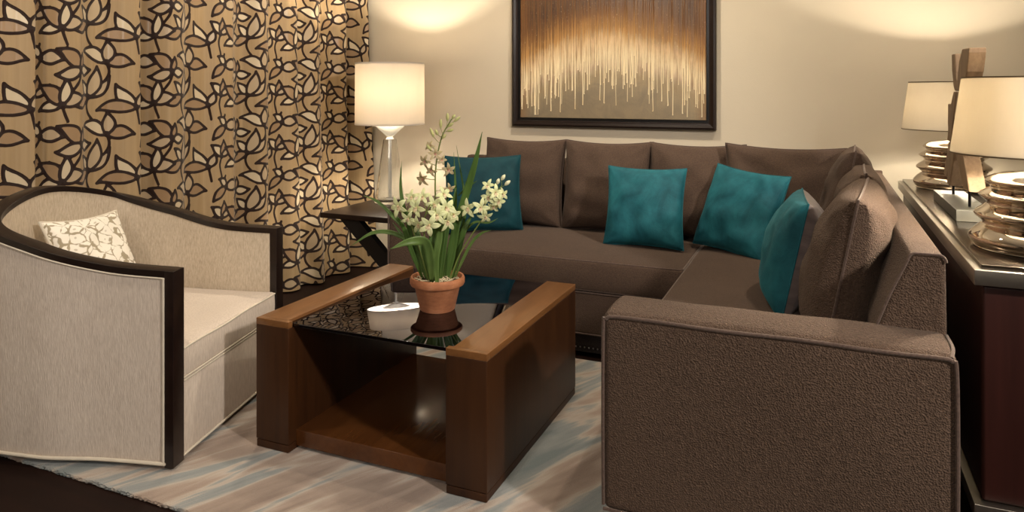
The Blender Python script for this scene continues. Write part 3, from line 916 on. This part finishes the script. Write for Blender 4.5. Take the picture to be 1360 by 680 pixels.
def ribbed_lamp(x, y, label, energy):
    z = .8075
    root = thing('table_lamp', label, 'lamp', (x, y, z), 'bronze ribbed lamps on the console')
    P = lambda mb, name, mat, par=None: mb.build(name, mat, par or root, loc=(0, 0, 0))
    key = [(.0001, 0), (.135, 0), (.150, .006), (.162, .024), (.156, .040), (.140, .056), (.128, .066), (.131, .074), (.147, .088), (.146, .098), (.128, .112), (.118, .122), (.121, .130), (.136, .142), (.135, .150), (.116, .162), (.108, .168), (.111, .174), (.121, .183), (.119, .190), (.106, .200), (.085, .208), (.040, .214), (.018, .216), (.0001, .216)]
    pr = [(max(.0001, p.x), p.y) for p in catmull([(a, b, 0) for a, b in key], 4)]
    pr = [(r, max(0, zz)) for r, zz in pr]
    P(MB().lathe(pr, n=72), 'ribbed_body', M['mercury'])
    P(MB().lathe([(.0001, .216), (.012, .216), (.012, .32), (.020, .322), (.020, .36), (.0001, .36)], n=20), 'neck', M['chrome'])
    sh = P(MB().lathe(drum(.207, .178, .262, .478), n=72, closed=True), 'lamp_shade', M['shade_warm'])
    for zz, rr in ((.2635, .207), (.4765, .1784)):
        mb = MB(); mb.lathe([(rr + .001, zz - .002), (rr + .001, zz + .002), (rr - .004, zz + .002), (rr - .004, zz - .002)], n=72, closed=True)
        P(mb, 'shade_trim', M['trim_dark'], sh)
    mb = MB()
    for a in (30, 150, 270): mb.tube([(.020 * math.cos(R(a)), .020 * math.sin(R(a)), .335), (.180 * math.cos(R(a)), .180 * math.sin(R(a)), .455)], .002, 6)
    P(mb, 'shade_spider', M['chrome'])
    bulb((x, y, z + .352), energy)

# ------------------------------------------------------------------ console
def console():
    x0, x1, y0, y1 = .357, .775, 2.125, 4.06
    root = thing('console_table', 'dark wood console with pewter edged top behind the sofa', 'console', ((x0 + x1) / 2, (y0 + y1) / 2, 0))
    L = Vector(root.location)
    def P(mb, name, mat, par=None):
        o = mb.build(name, mat, par or root, origin=L); o.location = (0, 0, 0); return o
    top = P(MB().box((x0, y0, .757), (x1, y1, .796), .002, 2), 'top_frame', M['pewter'])
    P(MB().box((x0 + .018, y0 + .018, .7955), (x1 - .018, y1 - .018, .807), .0015, 2), 'top_panel', M['pewter_top'], top)
    P(MB().box((x0 + .020, y0 + .022, .206), (x1 - .02, y1 - .022, .7565), .010, 3), 'cabinet_body', M['mahogany'])
    P(MB().box((x0, y0, .170), (x1, y1, .2055), .002, 2), 'base_frame', M['pewter'])
    for px in (x0 + .03, x1 - .07):
        for py in (y0 + .03, y1 - .07):
            P(MB().box((px, py, 0), (px + .04, py + .04, .1695), .002), 'leg', M['mahogany'])
    w = (y1 - y0 - .08) / 3
    for k in range(3):
        a = y0 + .04 + k * w
        d = P(MB().box((x1 - .0205, a + .003, .215), (x1 - .006, a + w - .003, .75), .002), 'door', M['mahogany'])
        P(MB().tube([(x1 - .006, a + w * .9, .46), (x1 + .014, a + w * .9, .46), (x1 + .014, a + w * .9, .54), (x1 - .006, a + w * .9, .54)], .004, 8), 'handle', M['pewter'], d)
console()

# ------------------------------------------------------------------ wooden sculpture
def sculpture():
    zt = .8075; xa, xb = .4485, .4985
    root = thing('sculpture', 'carved wooden abstract sculpture on a grey plinth between the console lamps', 'sculpture', (.4735, 3.075, zt))
    L = Vector(root.location)
    def P(mb, name, mat):
        o = mb.build(name, mat, root, origin=L); o.location = (0, 0, 0); return o
    P(MB().box((.42, 2.81, zt), (.527, 3.34, zt + .0385), .0015, 2), 'plinth', M['stone'])
    for yy, zz in ((2.90, .96), (3.23, .96)):
        P(MB().tube([(.4735, yy, zt + .038), (.4735, yy, zz)], .0048, 10), 'rod', M['rod'])
    def piece(poly, a, b, sm=3):
        pts = [(p.x, p.y) for p in catmull([(q, r_, 0) for q, r_ in poly], 1, True)]
        o = P(MB().prism(pts, a, b, 0), 'carved_block', M['drift'])
        bv = o.modifiers.new('worn', 'BEVEL'); bv.width = .004; bv.segments = 2; bv.limit_method = 'ANGLE'; bv.angle_limit = R(35)
    # lowest tier: two splayed legs and a slim curved one
    piece([(2.90, 1.052), (2.85, 1.01), (2.79, .955), (2.755, .914), (2.865, .912), (2.92, .955), (2.99, 1.00), (3.06, 1.052)], xa, xb)
    piece([(3.02, 1.052), (3.06, 1.00), (3.10, .95), (3.155, .885), (3.21, .888), (3.19, .93), (3.155, 1.00), (3.14, 1.052)], xa, xb - .006)
    piece([(3.13, 1.050), (3.17, .99), (3.21, .945), (3.265, .905), (3.335, .912), (3.28, .97), (3.235, 1.02), (3.215, 1.050)], xa + .006, xb)
    # middle tier: an arch
    piece([(2.93, 1.243), (2.86, 1.17), (2.82, 1.10), (2.80, 1.053), (2.99, 1.053), (3.01, 1.10), (3.04, 1.15), (3.07, 1.168), (3.02, 1.243)], xa, xb)
    piece([(2.99, 1.243), (3.045, 1.15), (3.09, 1.09), (3.11, 1.053), (3.185, 1.056), (3.16, 1.12), (3.10, 1.20), (3.045, 1.243)], xa - .002, xb - .004)
    piece([(3.125, 1.195), (3.13, 1.12), (3.145, 1.08), (3.20, 1.066), (3.215, 1.12), (3.21, 1.196)], xa + .004, xb)
    # top tier: a V of two unequal horns
    piece([(2.925, 1.245), (2.88, 1.245), (2.80, 1.31), (2.765, 1.372), (2.765, 1.388), (2.885, 1.390), (2.945, 1.35), (2.985, 1.28), (2.99, 1.245)], xa, xb)
    piece([(2.955, 1.246), (3.005, 1.31), (3.02, 1.380), (3.09, 1.381), (3.085, 1.32), (3.05, 1.26), (3.03, 1.246)], xa - .001, xb - .008)
sculpture()

# ------------------------------------------------------------------ picture
def m_canvas():
    t = NT('gold_drip_canvas')
    sx = t.node('ShaderNodeSeparateXYZ'); t.link(t.tc(), sx.inputs[0]); x, z = sx.outputs[0], sx.outputs[2]
    st = t.noise(1, t.mapping((75, 1, 2.2)), 4, .6); cl = t.noise(4.5, None, 5, .6, .8)
    arch = t.math('MULTIPLY', t.math('MULTIPLY', x, x), .55)
    h = t.math('ADD', z, arch)
    h = t.math('ADD', h, t.math('MULTIPLY', t.math('SUBTRACT', st, .5), .16)); h = t.math('ADD', h, t.math('MULTIPLY', t.math('SUBTRACT', cl, .5), .14))
    c = t.ramp(h, [(.0, (.30, .245, .165)), (.22, (.30, .25, .175)), (.33, (.42, .34, .22)), (.44, (.72, .62, .46)), (.54, (.66, .52, .32)), (.61, (.36, .20, .075)), (.70, (.17, .078, .03)), (.80, (.07, .036, .024))])
    sw = t.noise(7, t.mapping((1, 1, 1)), 4, .6, 2.5)
    c = t.mix(.35, c, t.ramp(sw, [(.35, (.13, .105, .075)), (.65, (.36, .30, .21))]), 'OVERLAY')
    edge = t.math('MULTIPLY', t.math('SUBTRACT', t.math('ABSOLUTE', x), .515), 12, clamp=True)
    c = t.mix(t.math('MULTIPLY', edge, .6), c, (.20, .075, .015))
    sp = t.noise(1, t.mapping((200, 1, 90)), 2, .7)
    hm = t.ramp(h, [(.22, (0, 0, 0)), (.45, (1, 1, 1))])
    spk = t.math('MULTIPLY', t.ramp(sp, [(.66, (0, 0, 0)), (.72, (1, 1, 1))]), hm)
    c = t.mix(spk, c, (.82, .70, .48))
    gold = t.ramp(h, [(.26, (0, 0, 0)), (.38, (1, 1, 1)), (.75, (1, 1, 1))])
    fine = t.noise(1, t.mapping((150, 1, 5)), 4, .7)
    dk = t.math('MULTIPLY', t.ramp(fine, [(.40, (1, 1, 1)), (.56, (0, 0, 0))]), gold)
    c = t.mix(t.math('MULTIPLY', dk, .62), c, (.16, .085, .03))
    t.set(color=c, rough=.42, spec=.5); t.bump(t.math('ADD', st, sp), .35, .003); return t.m
def m_drip():
    t = NT('gold_paint')
    sx = t.node('ShaderNodeSeparateXYZ'); t.link(t.tc(), sx.inputs[0]); x, z = sx.outputs[0], sx.outputs[2]
    h = t.math('ADD', t.math('ADD', z, t.math('MULTIPLY', t.math('MULTIPLY', x, x), .5)), t.math('MULTIPLY', t.math('SUBTRACT', t.noise(1, t.mapping((120, 1, 4)), 2), .5), .2))
    c = t.ramp(h, [(.05, (.62, .42, .18)), (.22, (.86, .74, .50)), (.46, (.86, .74, .50)), (.60, (.50, .28, .10)), (.75, (.16, .075, .03))])
    t.set(color=c, rough=.35, spec=.5, metal=.1); return t.m
def picture():
    x0, x1, z0, z1 = -1.837, -.553, 1.013, 1.995; yf = YB - .004; fw = .040
    root = thing('framed_picture', 'large dark framed abstract painting of dripping gold paint above the sofa', 'painting', ((x0 + x1) / 2, yf, z0))
    L = Vector(root.location)
    def P(mb, name, mat, par=None):
        o = mb.build(name, mat, par or root, origin=L); o.location = (0, 0, 0); return o
    def frame(x0, x1, z0, z1, prof, name, mat):
        V = []; F = []; k = len(prof)
        for cx, cz, sx, sz in ((x0, z0, 1, 1), (x1, z0, -1, 1), (x1, z1, -1, -1), (x0, z1, 1, -1)):
            for d, dep in prof: V.append((cx + sx * d, yf - dep, cz + sz * d))
        for i in range(4):
            for j in range(k):
                F.append((i * k + j, ((i + 1) % 4) * k + j, ((i + 1) % 4) * k + (j + 1) % k, i * k + (j + 1) % k))
        return P(MB().add(V, F, False), name, mat)
    frame(x0, x1, z0, z1, [(0, 0), (0, .030), (.004, .036), (.014, .040), (.030, .034), (.037, .033), (.040, .030), (.040, 0)], 'frame', M['espresso'])
    frame(x0 + .0405, x1 - .0405, z0 + .0405, z1 - .0405, [(0, 0), (0, .012), (.016, .012), (.016, 0)], 'liner', M['black'])
    cx0, cx1, cz0, cz1 = x0 + .058, x1 - .058, z0 + .058, z1 - .058
    cv = P(MB().box((cx0, yf - .026, cz0), (cx1, yf - .001, cz1), .002, 2), 'canvas', m_canvas())
    r = random.Random(4); mb = MB(); W = cx1 - cx0
    for k in range(150):
        t = r.random(); x = cx0 + .008 + (W - .016) * t
        c = abs(t - .5) * 2
        low = 1.275 - .15 * c ** 2.2 + r.choice((-1, 1)) * r.random() ** 1.6 * .13
        low = max(cz0 + .02, low + (.10 if r.random() < .3 else 0))
        hi = min(cz1 - .01, low + r.uniform(.25, .75)); rr = r.uniform(.0012, .0026)
        wig = [(x + .0015 * math.sin(q * 2 + k), yf - .0262, low + (hi - low) * q / 5) for q in range(6)]
        mb.tube(wig, [rr * 1.25] + [rr] * 4 + [rr * .6], 5)
        mb.lathe([(.0001, -rr * 1.9), (rr * 1.3, -rr * 1.2), (rr * 1.75, 0), (rr * 1.3, rr * 1.3), (.0001, rr * 1.9)], (x, yf - .0265, low), 7)
    tag(P(mb, 'paint_drips', m_drip(), cv), 'raised drips of gold paint', kind='stuff')
picture()

# ------------------------------------------------------------------ potted orchid
def orchid():
    cx, cy, zg = -1.283, 2.303, GLASS + .0003
    root = thing('potted_orchid', 'white flowering orchid in a terracotta pot on the coffee table', 'plant', (cx, cy, zg))
    A = R(23.2); rv = Vector((math.cos(A), math.sin(A), 0)); fw = Vector((-math.sin(A), math.cos(A), 0)); k = .002743
    rg = random.Random(12)
    def Q(u, v, dep=0.0):
        """plant-local point: across (u), up (v) and depth, in units of 2.7 mm"""
        s = 1 + dep / 2.62
        return rv * ((u - 581) * k * s) + fw * dep + Vector((0, 0, 1.25 - zg - (v - 119) * k * s))
    def P(mb, name, mat, par=None, label=None, loc=(0, 0, 0), M_=None):
        o = mb.build(name, mat, par or root, loc=None if M_ is not None else loc, M=M_)
        if label: o['label'] = label
        return o
    # pot
    pr = [(.0001, 0), (.060, 0), (.064, .004), (.083, .086), (.086, .089), (.0965, .092), (.0995, .098), (.0995, .114), (.096, .121), (.090, .121), (.0865, .116), (.083, .098), (.0001, .098)]
    P(MB().lathe(pr, n=64), 'pot', M['terracotta'])
    mb = MB(); V = []; F = []
    n = 26
    for i in range(9):
        for j in range(n):
            rr = .0845 * i / 8; a = 2 * PI * j / n
            x, y = rr * math.cos(a), rr * math.sin(a); V.append((x, y, .1015 + .006 * mnoise.noise((x * 90, y * 90, 0)) + .004 * (1 - i / 8)))
    for i in range(8):
        for j in range(n): F.append((i * n + j, i * n + (j + 1) % n, (i + 1) * n + (j + 1) % n, (i + 1) * n + j))
    P(mb.add(V, F), 'potting_bark', M['bark'])
    mb = MB()
    for q in range(70):
        a = rg.uniform(0, 2 * PI); rr = rg.uniform(.01, .07); p = Vector((rr * math.cos(a), rr * math.sin(a), .106)); pts = [p]
        b = rg.uniform(0, 2 * PI); up = rg.uniform(.1, .9)
        for s in range(5):
            b += rg.uniform(-.7, .7)
            p = p + Vector((math.cos(b), math.sin(b), up * (1 - s / 2.2))) * .011
            if p.xy.length > .083: p.xy = p.xy.normalized() * .083
            p.z = max(.104, min(p.z, .145)); pts.append(p.copy())
        mb.tube(catmull(pts, 4), .0019, 6)
    tag(P(mb, 'aerial_roots', M['root'], label='tangle of pale dried roots'), kind='stuff')
    # leaves
    def leaf(pts, w, mat='leaf', tw=0.0, tip=.05, fold=.25):
        C = catmull([Q(*p) if len(p) > 2 else Q(p[0], p[1], 0) for p in pts], 8); m = len(C); V = []; F = []
        vd = (-fw + rv * tw).normalized()
        for i, p in enumerate(C):
            t = i / (m - 1)
            T = (C[min(i + 1, m - 1)] - C[max(i - 1, 0)]).normalized()
            s = T.cross(vd); s = s.normalized() if s.length > 1e-4 else rv.copy()
            nn = s.cross(T).normalized()
            ww = w * k * .5 * (min(1, .45 + t * 2.2)) * (1 if t < .55 else max(tip, (1 - ((t - .55) / .45) ** 1.8)))
            for a, dz in ((-1, fold), (-.5, fold * .4), (0, 0), (.5, fold * .4), (1, fold)): V.append(p + s * ww * a + nn * ww * dz)
        for i in range(m - 1):
            for j in range(4): F.append((i * 5 + j, i * 5 + j + 1, (i + 1) * 5 + j + 1, (i + 1) * 5 + j))
        o = P(MB().add(V, F), 'leaf', M[mat]); so = o.modifiers.new('thickness', 'SOLIDIFY'); so.thickness = .0009; so.offset = 0
        return o
    L = [
        ([(590, 371, .0), (601, 320, .0), (616, 266, .01), (630, 220, .0), (641, 175, -.01)], 10, 'leaf', .2),
        ([(586, 372, .03), (597, 330, .04), (603, 270, .05), (601, 202, .05)], 5, 'leaf', .5),
        ([(589, 371, .02), (606, 320, .04), (616, 275, .05), (604, 193, .06)], 4, 'leaf', .4),
        ([(568, 372, .0), (552, 330, .0), (538, 280, -.02), (533, 250, -.02), (534, 214, -.02)], 5, 'leaf', .2),
        ([(575, 374, -.05), (575, 345, -.09), (570, 322, -.12), (550, 321, -.15), (525, 331, -.17)], 12, 'leaf_pale', -.1),
        ([(566, 370, .0), (550, 330, .0), (526, 311, .0), (496, 309, .0), (466, 327, -.01)], 6, 'leaf_pale', .1),
        ([(565, 370, .03), (548, 320, .05), (520, 288, .06), (499, 268, .07), (480, 260, .08)], 5, 'leaf_pale', .1),
        ([(578, 376, -.05), (576, 340, -.05), (577, 300, -.04), (574, 262, -.03)], 10, 'leaf', .1),
        ([(582, 376, -.04), (585, 340, -.03), (590, 300, -.02), (596, 255, .0)], 9, 'leaf', -.1),
        ([(572, 374, -.02), (562, 340, -.02), (552, 305, -.01), (540, 285, .0)], 8, 'leaf', .3),
        ([(594, 372, .0), (600, 335, .0), (606, 300, .0), (612, 262, .02)], 11, 'leaf', .0),
        ([(600, 372, .02), (608, 335, .02), (616, 305, .02), (628, 282, .03)], 8, 'leaf', -.2),
        ([(570, 372, .03), (560, 335, .04), (548, 300, .05), (528, 268, .07)], 8, 'leaf', .2),
        ([(562, 371, .0), (548, 335, -.02), (536, 300, -.03), (520, 280, -.04)], 6, 'leaf', .1),
        ([(586, 374, -.02), (590, 330, -.02), (596, 290, -.01), (606, 250, .0)], 8, 'leaf', .2),
        ([(604, 370, .0), (614, 348, -.02), (628, 322, -.03), (641, 310, -.04), (654, 306, -.05)], 4, 'leaf_pale', .1),
        ([(600, 371, .02), (612, 318, .03), (628, 296, .03), (648, 296, .02), (661, 290, .02)], 3, 'leaf_pale', .1),
        ([(580, 374, .03), (578, 330, .05), (582, 290, .06), (588, 250, .06)], 8, 'leaf', .1),
        ([(566, 372, .04), (552, 345, .06), (535, 318, .08), (518, 296, .10)], 6, 'leaf', .1),
        ([(607, 260, .05), (618, 250, .05), (632, 240, .05)], 3, 'leaf', .1),
        ([(583, 377, -.06), (581, 345, -.065), (586, 310, -.06), (580, 280, -.06)], 9, 'leaf_pale', .0),
    ]
    for p, w, m, tw in L: leaf(p, w, m, tw)
    # flower stems
    def stem(pts, r0, r1):
        C = catmull([Q(*p) for p in pts], 8); m = len(C)
        P(MB().tube(C, [r0 + (r1 - r0) * i / (m - 1) for i in range(m)], 8), 'flower_stem', M['stem']); return C
    S1 = stem([(584, 373, .01), (579, 320, .02), (577, 260, .03), (578, 220, .03), (586, 182, .02), (600, 158, .0)], .0038, .0020)
    S2 = stem([(598, 371, .0), (610, 340, -.01), (626, 314, -.02), (645, 286, -.03), (660, 258, -.03), (668, 246, -.03)], .0030, .0014)
    S3 = stem([(574, 372, -.03), (568, 330, -.06), (566, 295, -.08), (575, 272, -.10)], .0032, .002)
    S4 = stem([(570, 372, -.02), (556, 325, -.03), (544, 292, -.04), (528, 276, -.05)], .0030, .002)
    def nearest(C, p): return min(C, key=lambda q: (q - p).length)
    # flowers
    def petal_geo(L, W, curl, twist, nseg=8):
        V = []; F = []
        for i in range(nseg + 1):
            t = i / nseg; w = W * .5 * (math.sin(PI * min(1, t * .94 + .05)) ** .75); x = L * t * (1 - .10 * t * abs(curl)); z = curl * L * .45 * t * t + .12 * L * math.sin(PI * t)
            for a in (-1, -.4, .4, 1): V.append((x, a * w, z + abs(a) * w * .35 + a * w * twist * t))
        for i in range(nseg):
            for j in range(3): F.append((i * 4 + j, i * 4 + j + 1, (i + 1) * 4 + j + 1, (i + 1) * 4 + j))
        return V, F
    def flower(pos, size, direction, roll, stemC, mat='petal', lip='lip', openness=0.0):
        d = direction.normalized(); x = Vector((0, 0, 1)).cross(d)
        x = x.normalized() if x.length > 1e-3 else rv.copy(); y = d.cross(x)
        m = Matrix((x, y, d)).transposed().to_4x4() @ Matrix.Rotation(roll, 4, 'Z'); m.translation = pos
        mb = MB()
        for i, a in enumerate((90, 18, 162, 232, 308)):
            L_ = size * (1.0 if i in (0, 3, 4) else .92) * rg.uniform(.92, 1.06); W_ = size * (.40 if i in (0, 3, 4) else .44)
            V, F = petal_geo(L_, W_, rg.uniform(-.55, .15) - openness, rg.uniform(-.2, .2))
            mb.add(V, F, True, 0, Matrix.Rotation(R(a + rg.uniform(-9, 9)), 4, 'Z') @ Matrix.Rotation(R(-8 - 40 * openness), 4, 'Y'))
        o = P(mb, 'flower', M[mat], None, None, M_=m)
        so = o.modifiers.new('thickness', 'SOLIDIFY'); so.thickness = .0007
        ml = MB()
        V, F = petal_geo(size * .55, size * .36, -.9, 0, 6); ml.add(V, F, True, 0, Matrix.Rotation(R(270), 4, 'Z') @ Matrix.Rotation(R(-35), 4, 'Y'))
        ml.tube([(0, 0, -.001), (0, size * .06, size * .16), (0, size * .02, size * .30)], [size * .07, size * .075, size * .05], 8)
        l = ml.build('lip', M[lip], o, M=Matrix()); sl = l.modifiers.new('thickness', 'SOLIDIFY'); sl.thickness = .0007
        q = nearest(stemC, pos + Vector((0, 0, -.012))); 
        mt = MB(); mid = (q + pos) / 2 + Vector((0, 0, -.004)) - d * .006
        mt.tube(catmull([q, mid, pos - d * .002], 5), .0012, 6); P(mt, 'pedicel', M['stem'])
    toward = -fw
    def dirn(a, b): return (toward + rv * a + Vector((0, 0, b)))
    for u, v, dep, sz, a, b, C in (
        (575, 299, -.13, .040, .1, -.1, S3), (596, 276, -.10, .040, .5, .1, S3), (580, 272, -.09, .034, .0, .3, S3), (556, 276, -.07, .036, -.3, .0, S4),
        (532, 274, -.06, .038, -.4, -.1, S4), (545, 290, -.07, .030, -.1, -.4, S4), (598, 294, -.10, .036, .6, -.4, S3), (563, 262, -.03, .030, -.2, .4, S3),
        (590, 258, -.02, .030, .4, .4, S3), (560, 298, -.10, .032, -.4, -.3, S3), (585, 286, -.12, .036, .2, .1, S3), (548, 262, -.02, .028, -.4, .3, S4), (604, 285, -.06, .030, .7, .0, S3)):
        flower(Q(u, v, dep), sz * 1.14, dirn(a, b), rg.uniform(-.5, .5), C)
    for u, v, dep, sz, a, b in ((624, 277, -.05, .034, -.4, .1), (641, 276, -.06, .034, .1, .2), (647, 287, -.06, .030, .3, -.5), (651, 262, -.05, .030, -.3, .1), (660, 256, -.05, .032, .4, .3),
                                (664, 267, -.05, .030, .5, -.2), (649, 247, -.03, .026, -.1, .5), (657, 274, -.04, .026, .3, -.6), (668, 258, -.02, .026, .7, .0)):
        flower(Q(u, v, dep), sz * 1.1, dirn(a, b), rg.uniform(-.4, .4), S2)
    for u, v, dep, sz, a, b in ((578, 204, .0, .022, .2, -.1), (565, 214, .0, .022, -.6, -.3), (562, 237, .0, .024, -.6, -.4), (595, 225, .0, .024, .6, -.3), (596, 250, .0, .022, .7, -.5),
                                (571, 194, .02, .018, -.5, .2), (586, 212, .02, .018, .5, .0), (572, 226, .03, .020, -.3, -.3)):
        flower(Q(u, v, dep), sz * 1.35, dirn(a, b), rg.uniform(-.4, .4), S1, 'petal_pink', 'lip_pink', .3)
    def bud(u, v, u2, v2, C, mat, r=.0048, dep=.0):
        a, b = Q(u, v, dep), Q(u2, v2, dep); d = (b - a).normalized(); a2 = b - d * max(.020, (b - a).length * .62)
        mb = MB(); m = 9
        mb.tube([a2.lerp(b, i / (m - 1)) for i in range(m)], [max(.0006, r * math.sin(PI * (.06 + .9 * i / (m - 1))) ** .8) for i in range(m)], 9)
        P(mb, 'bud', M[mat]); q = nearest(C, a)
        mt = MB(); mt.tube(catmull([q, (q + a2) / 2 + Vector((0, 0, -.001)), a2 + d * .002], 4), .0009, 6); P(mt, 'pedicel', M['stem'])
    for u, v, u2, v2 in ((597, 166, 611, 155), (594, 168, 594, 150), (590, 172, 602, 163), (585, 178, 585, 158), (588, 176, 602, 172), (584, 188, 592, 178), (579, 190, 571, 170), (583, 184, 578, 172), (599, 160, 604, 152), (577, 205, 566, 192)):
        bud(u, v, u2, v2, S1, 'bud', .0060, .01)
    for u, v, u2, v2 in ((664, 244, 672, 232), (667, 250, 679, 240), (660, 250, 664, 237)):
        bud(u, v, u2, v2, S2, 'bud_pale', .0072, -.03)
orchid()
glass_lamp()
ribbed_lamp(.552, 3.76, 'bronze ribbed lamp at the wall end of the console, behind the sculpture', BULB_R)
ribbed_lamp(.552, 2.405, 'bronze ribbed lamp at the near end of the console, in front of the sculpture', BULB_N)

# ------------------------------------------------------------------ side spot and added fill lights
def area(name, loc, target, size, energy, color, sy=None):
    d = bpy.data.lights.new(name, 'AREA'); d.shape = 'RECTANGLE'; d.size = size; d.size_y = sy or size; d.energy = energy; d.color = color
    o = bpy.data.objects.new(name, d); col.objects.link(o); o.location = loc
    o.rotation_euler = (Vector(target) - Vector(loc)).to_track_quat('-Z', 'Y').to_euler(); return o
def spot(name, loc, target, energy, angle, blend, color, r=.05):
    d = bpy.data.lights.new(name, 'SPOT'); d.energy = energy; d.spot_size = R(angle); d.spot_blend = blend; d.color = color; d.shadow_soft_size = r
    o = bpy.data.objects.new(name, d); col.objects.link(o); o.location = loc
    o.rotation_euler = (Vector(target) - Vector(loc)).to_track_quat('-Z', 'Y').to_euler(); return o
for l in LIGHTS: (area if l[0] == 'a' else spot)(*l[1:])

w = bpy.data.worlds.new('World'); sc.world = w; w.use_nodes = True
w.node_tree.nodes['Background'].inputs[0].default_value = (.05, .04, .03, 1)

# ------------------------------------------------------------------ camera
cd = bpy.data.cameras.new('Camera'); cam = bpy.data.objects.new('Camera', cd); col.objects.link(cam)
cam.location = (0, 0, 1.25); cam.rotation_euler = (R(90), 0, R(23.2))
cd.sensor_width = 36; cd.sensor_fit = 'HORIZONTAL'; cd.lens = 955 / 1360 * 36; cd.shift_y = -(340 - 119) / 1360; cd.clip_start = .05
sc.camera = cam
sc.view_settings.view_transform = 'Standard'; sc.view_settings.look = 'None'; sc.view_settings.gamma = 1; sc.view_settings.use_curve_mapping = False
sc.view_settings.exposure = EXPOSURE
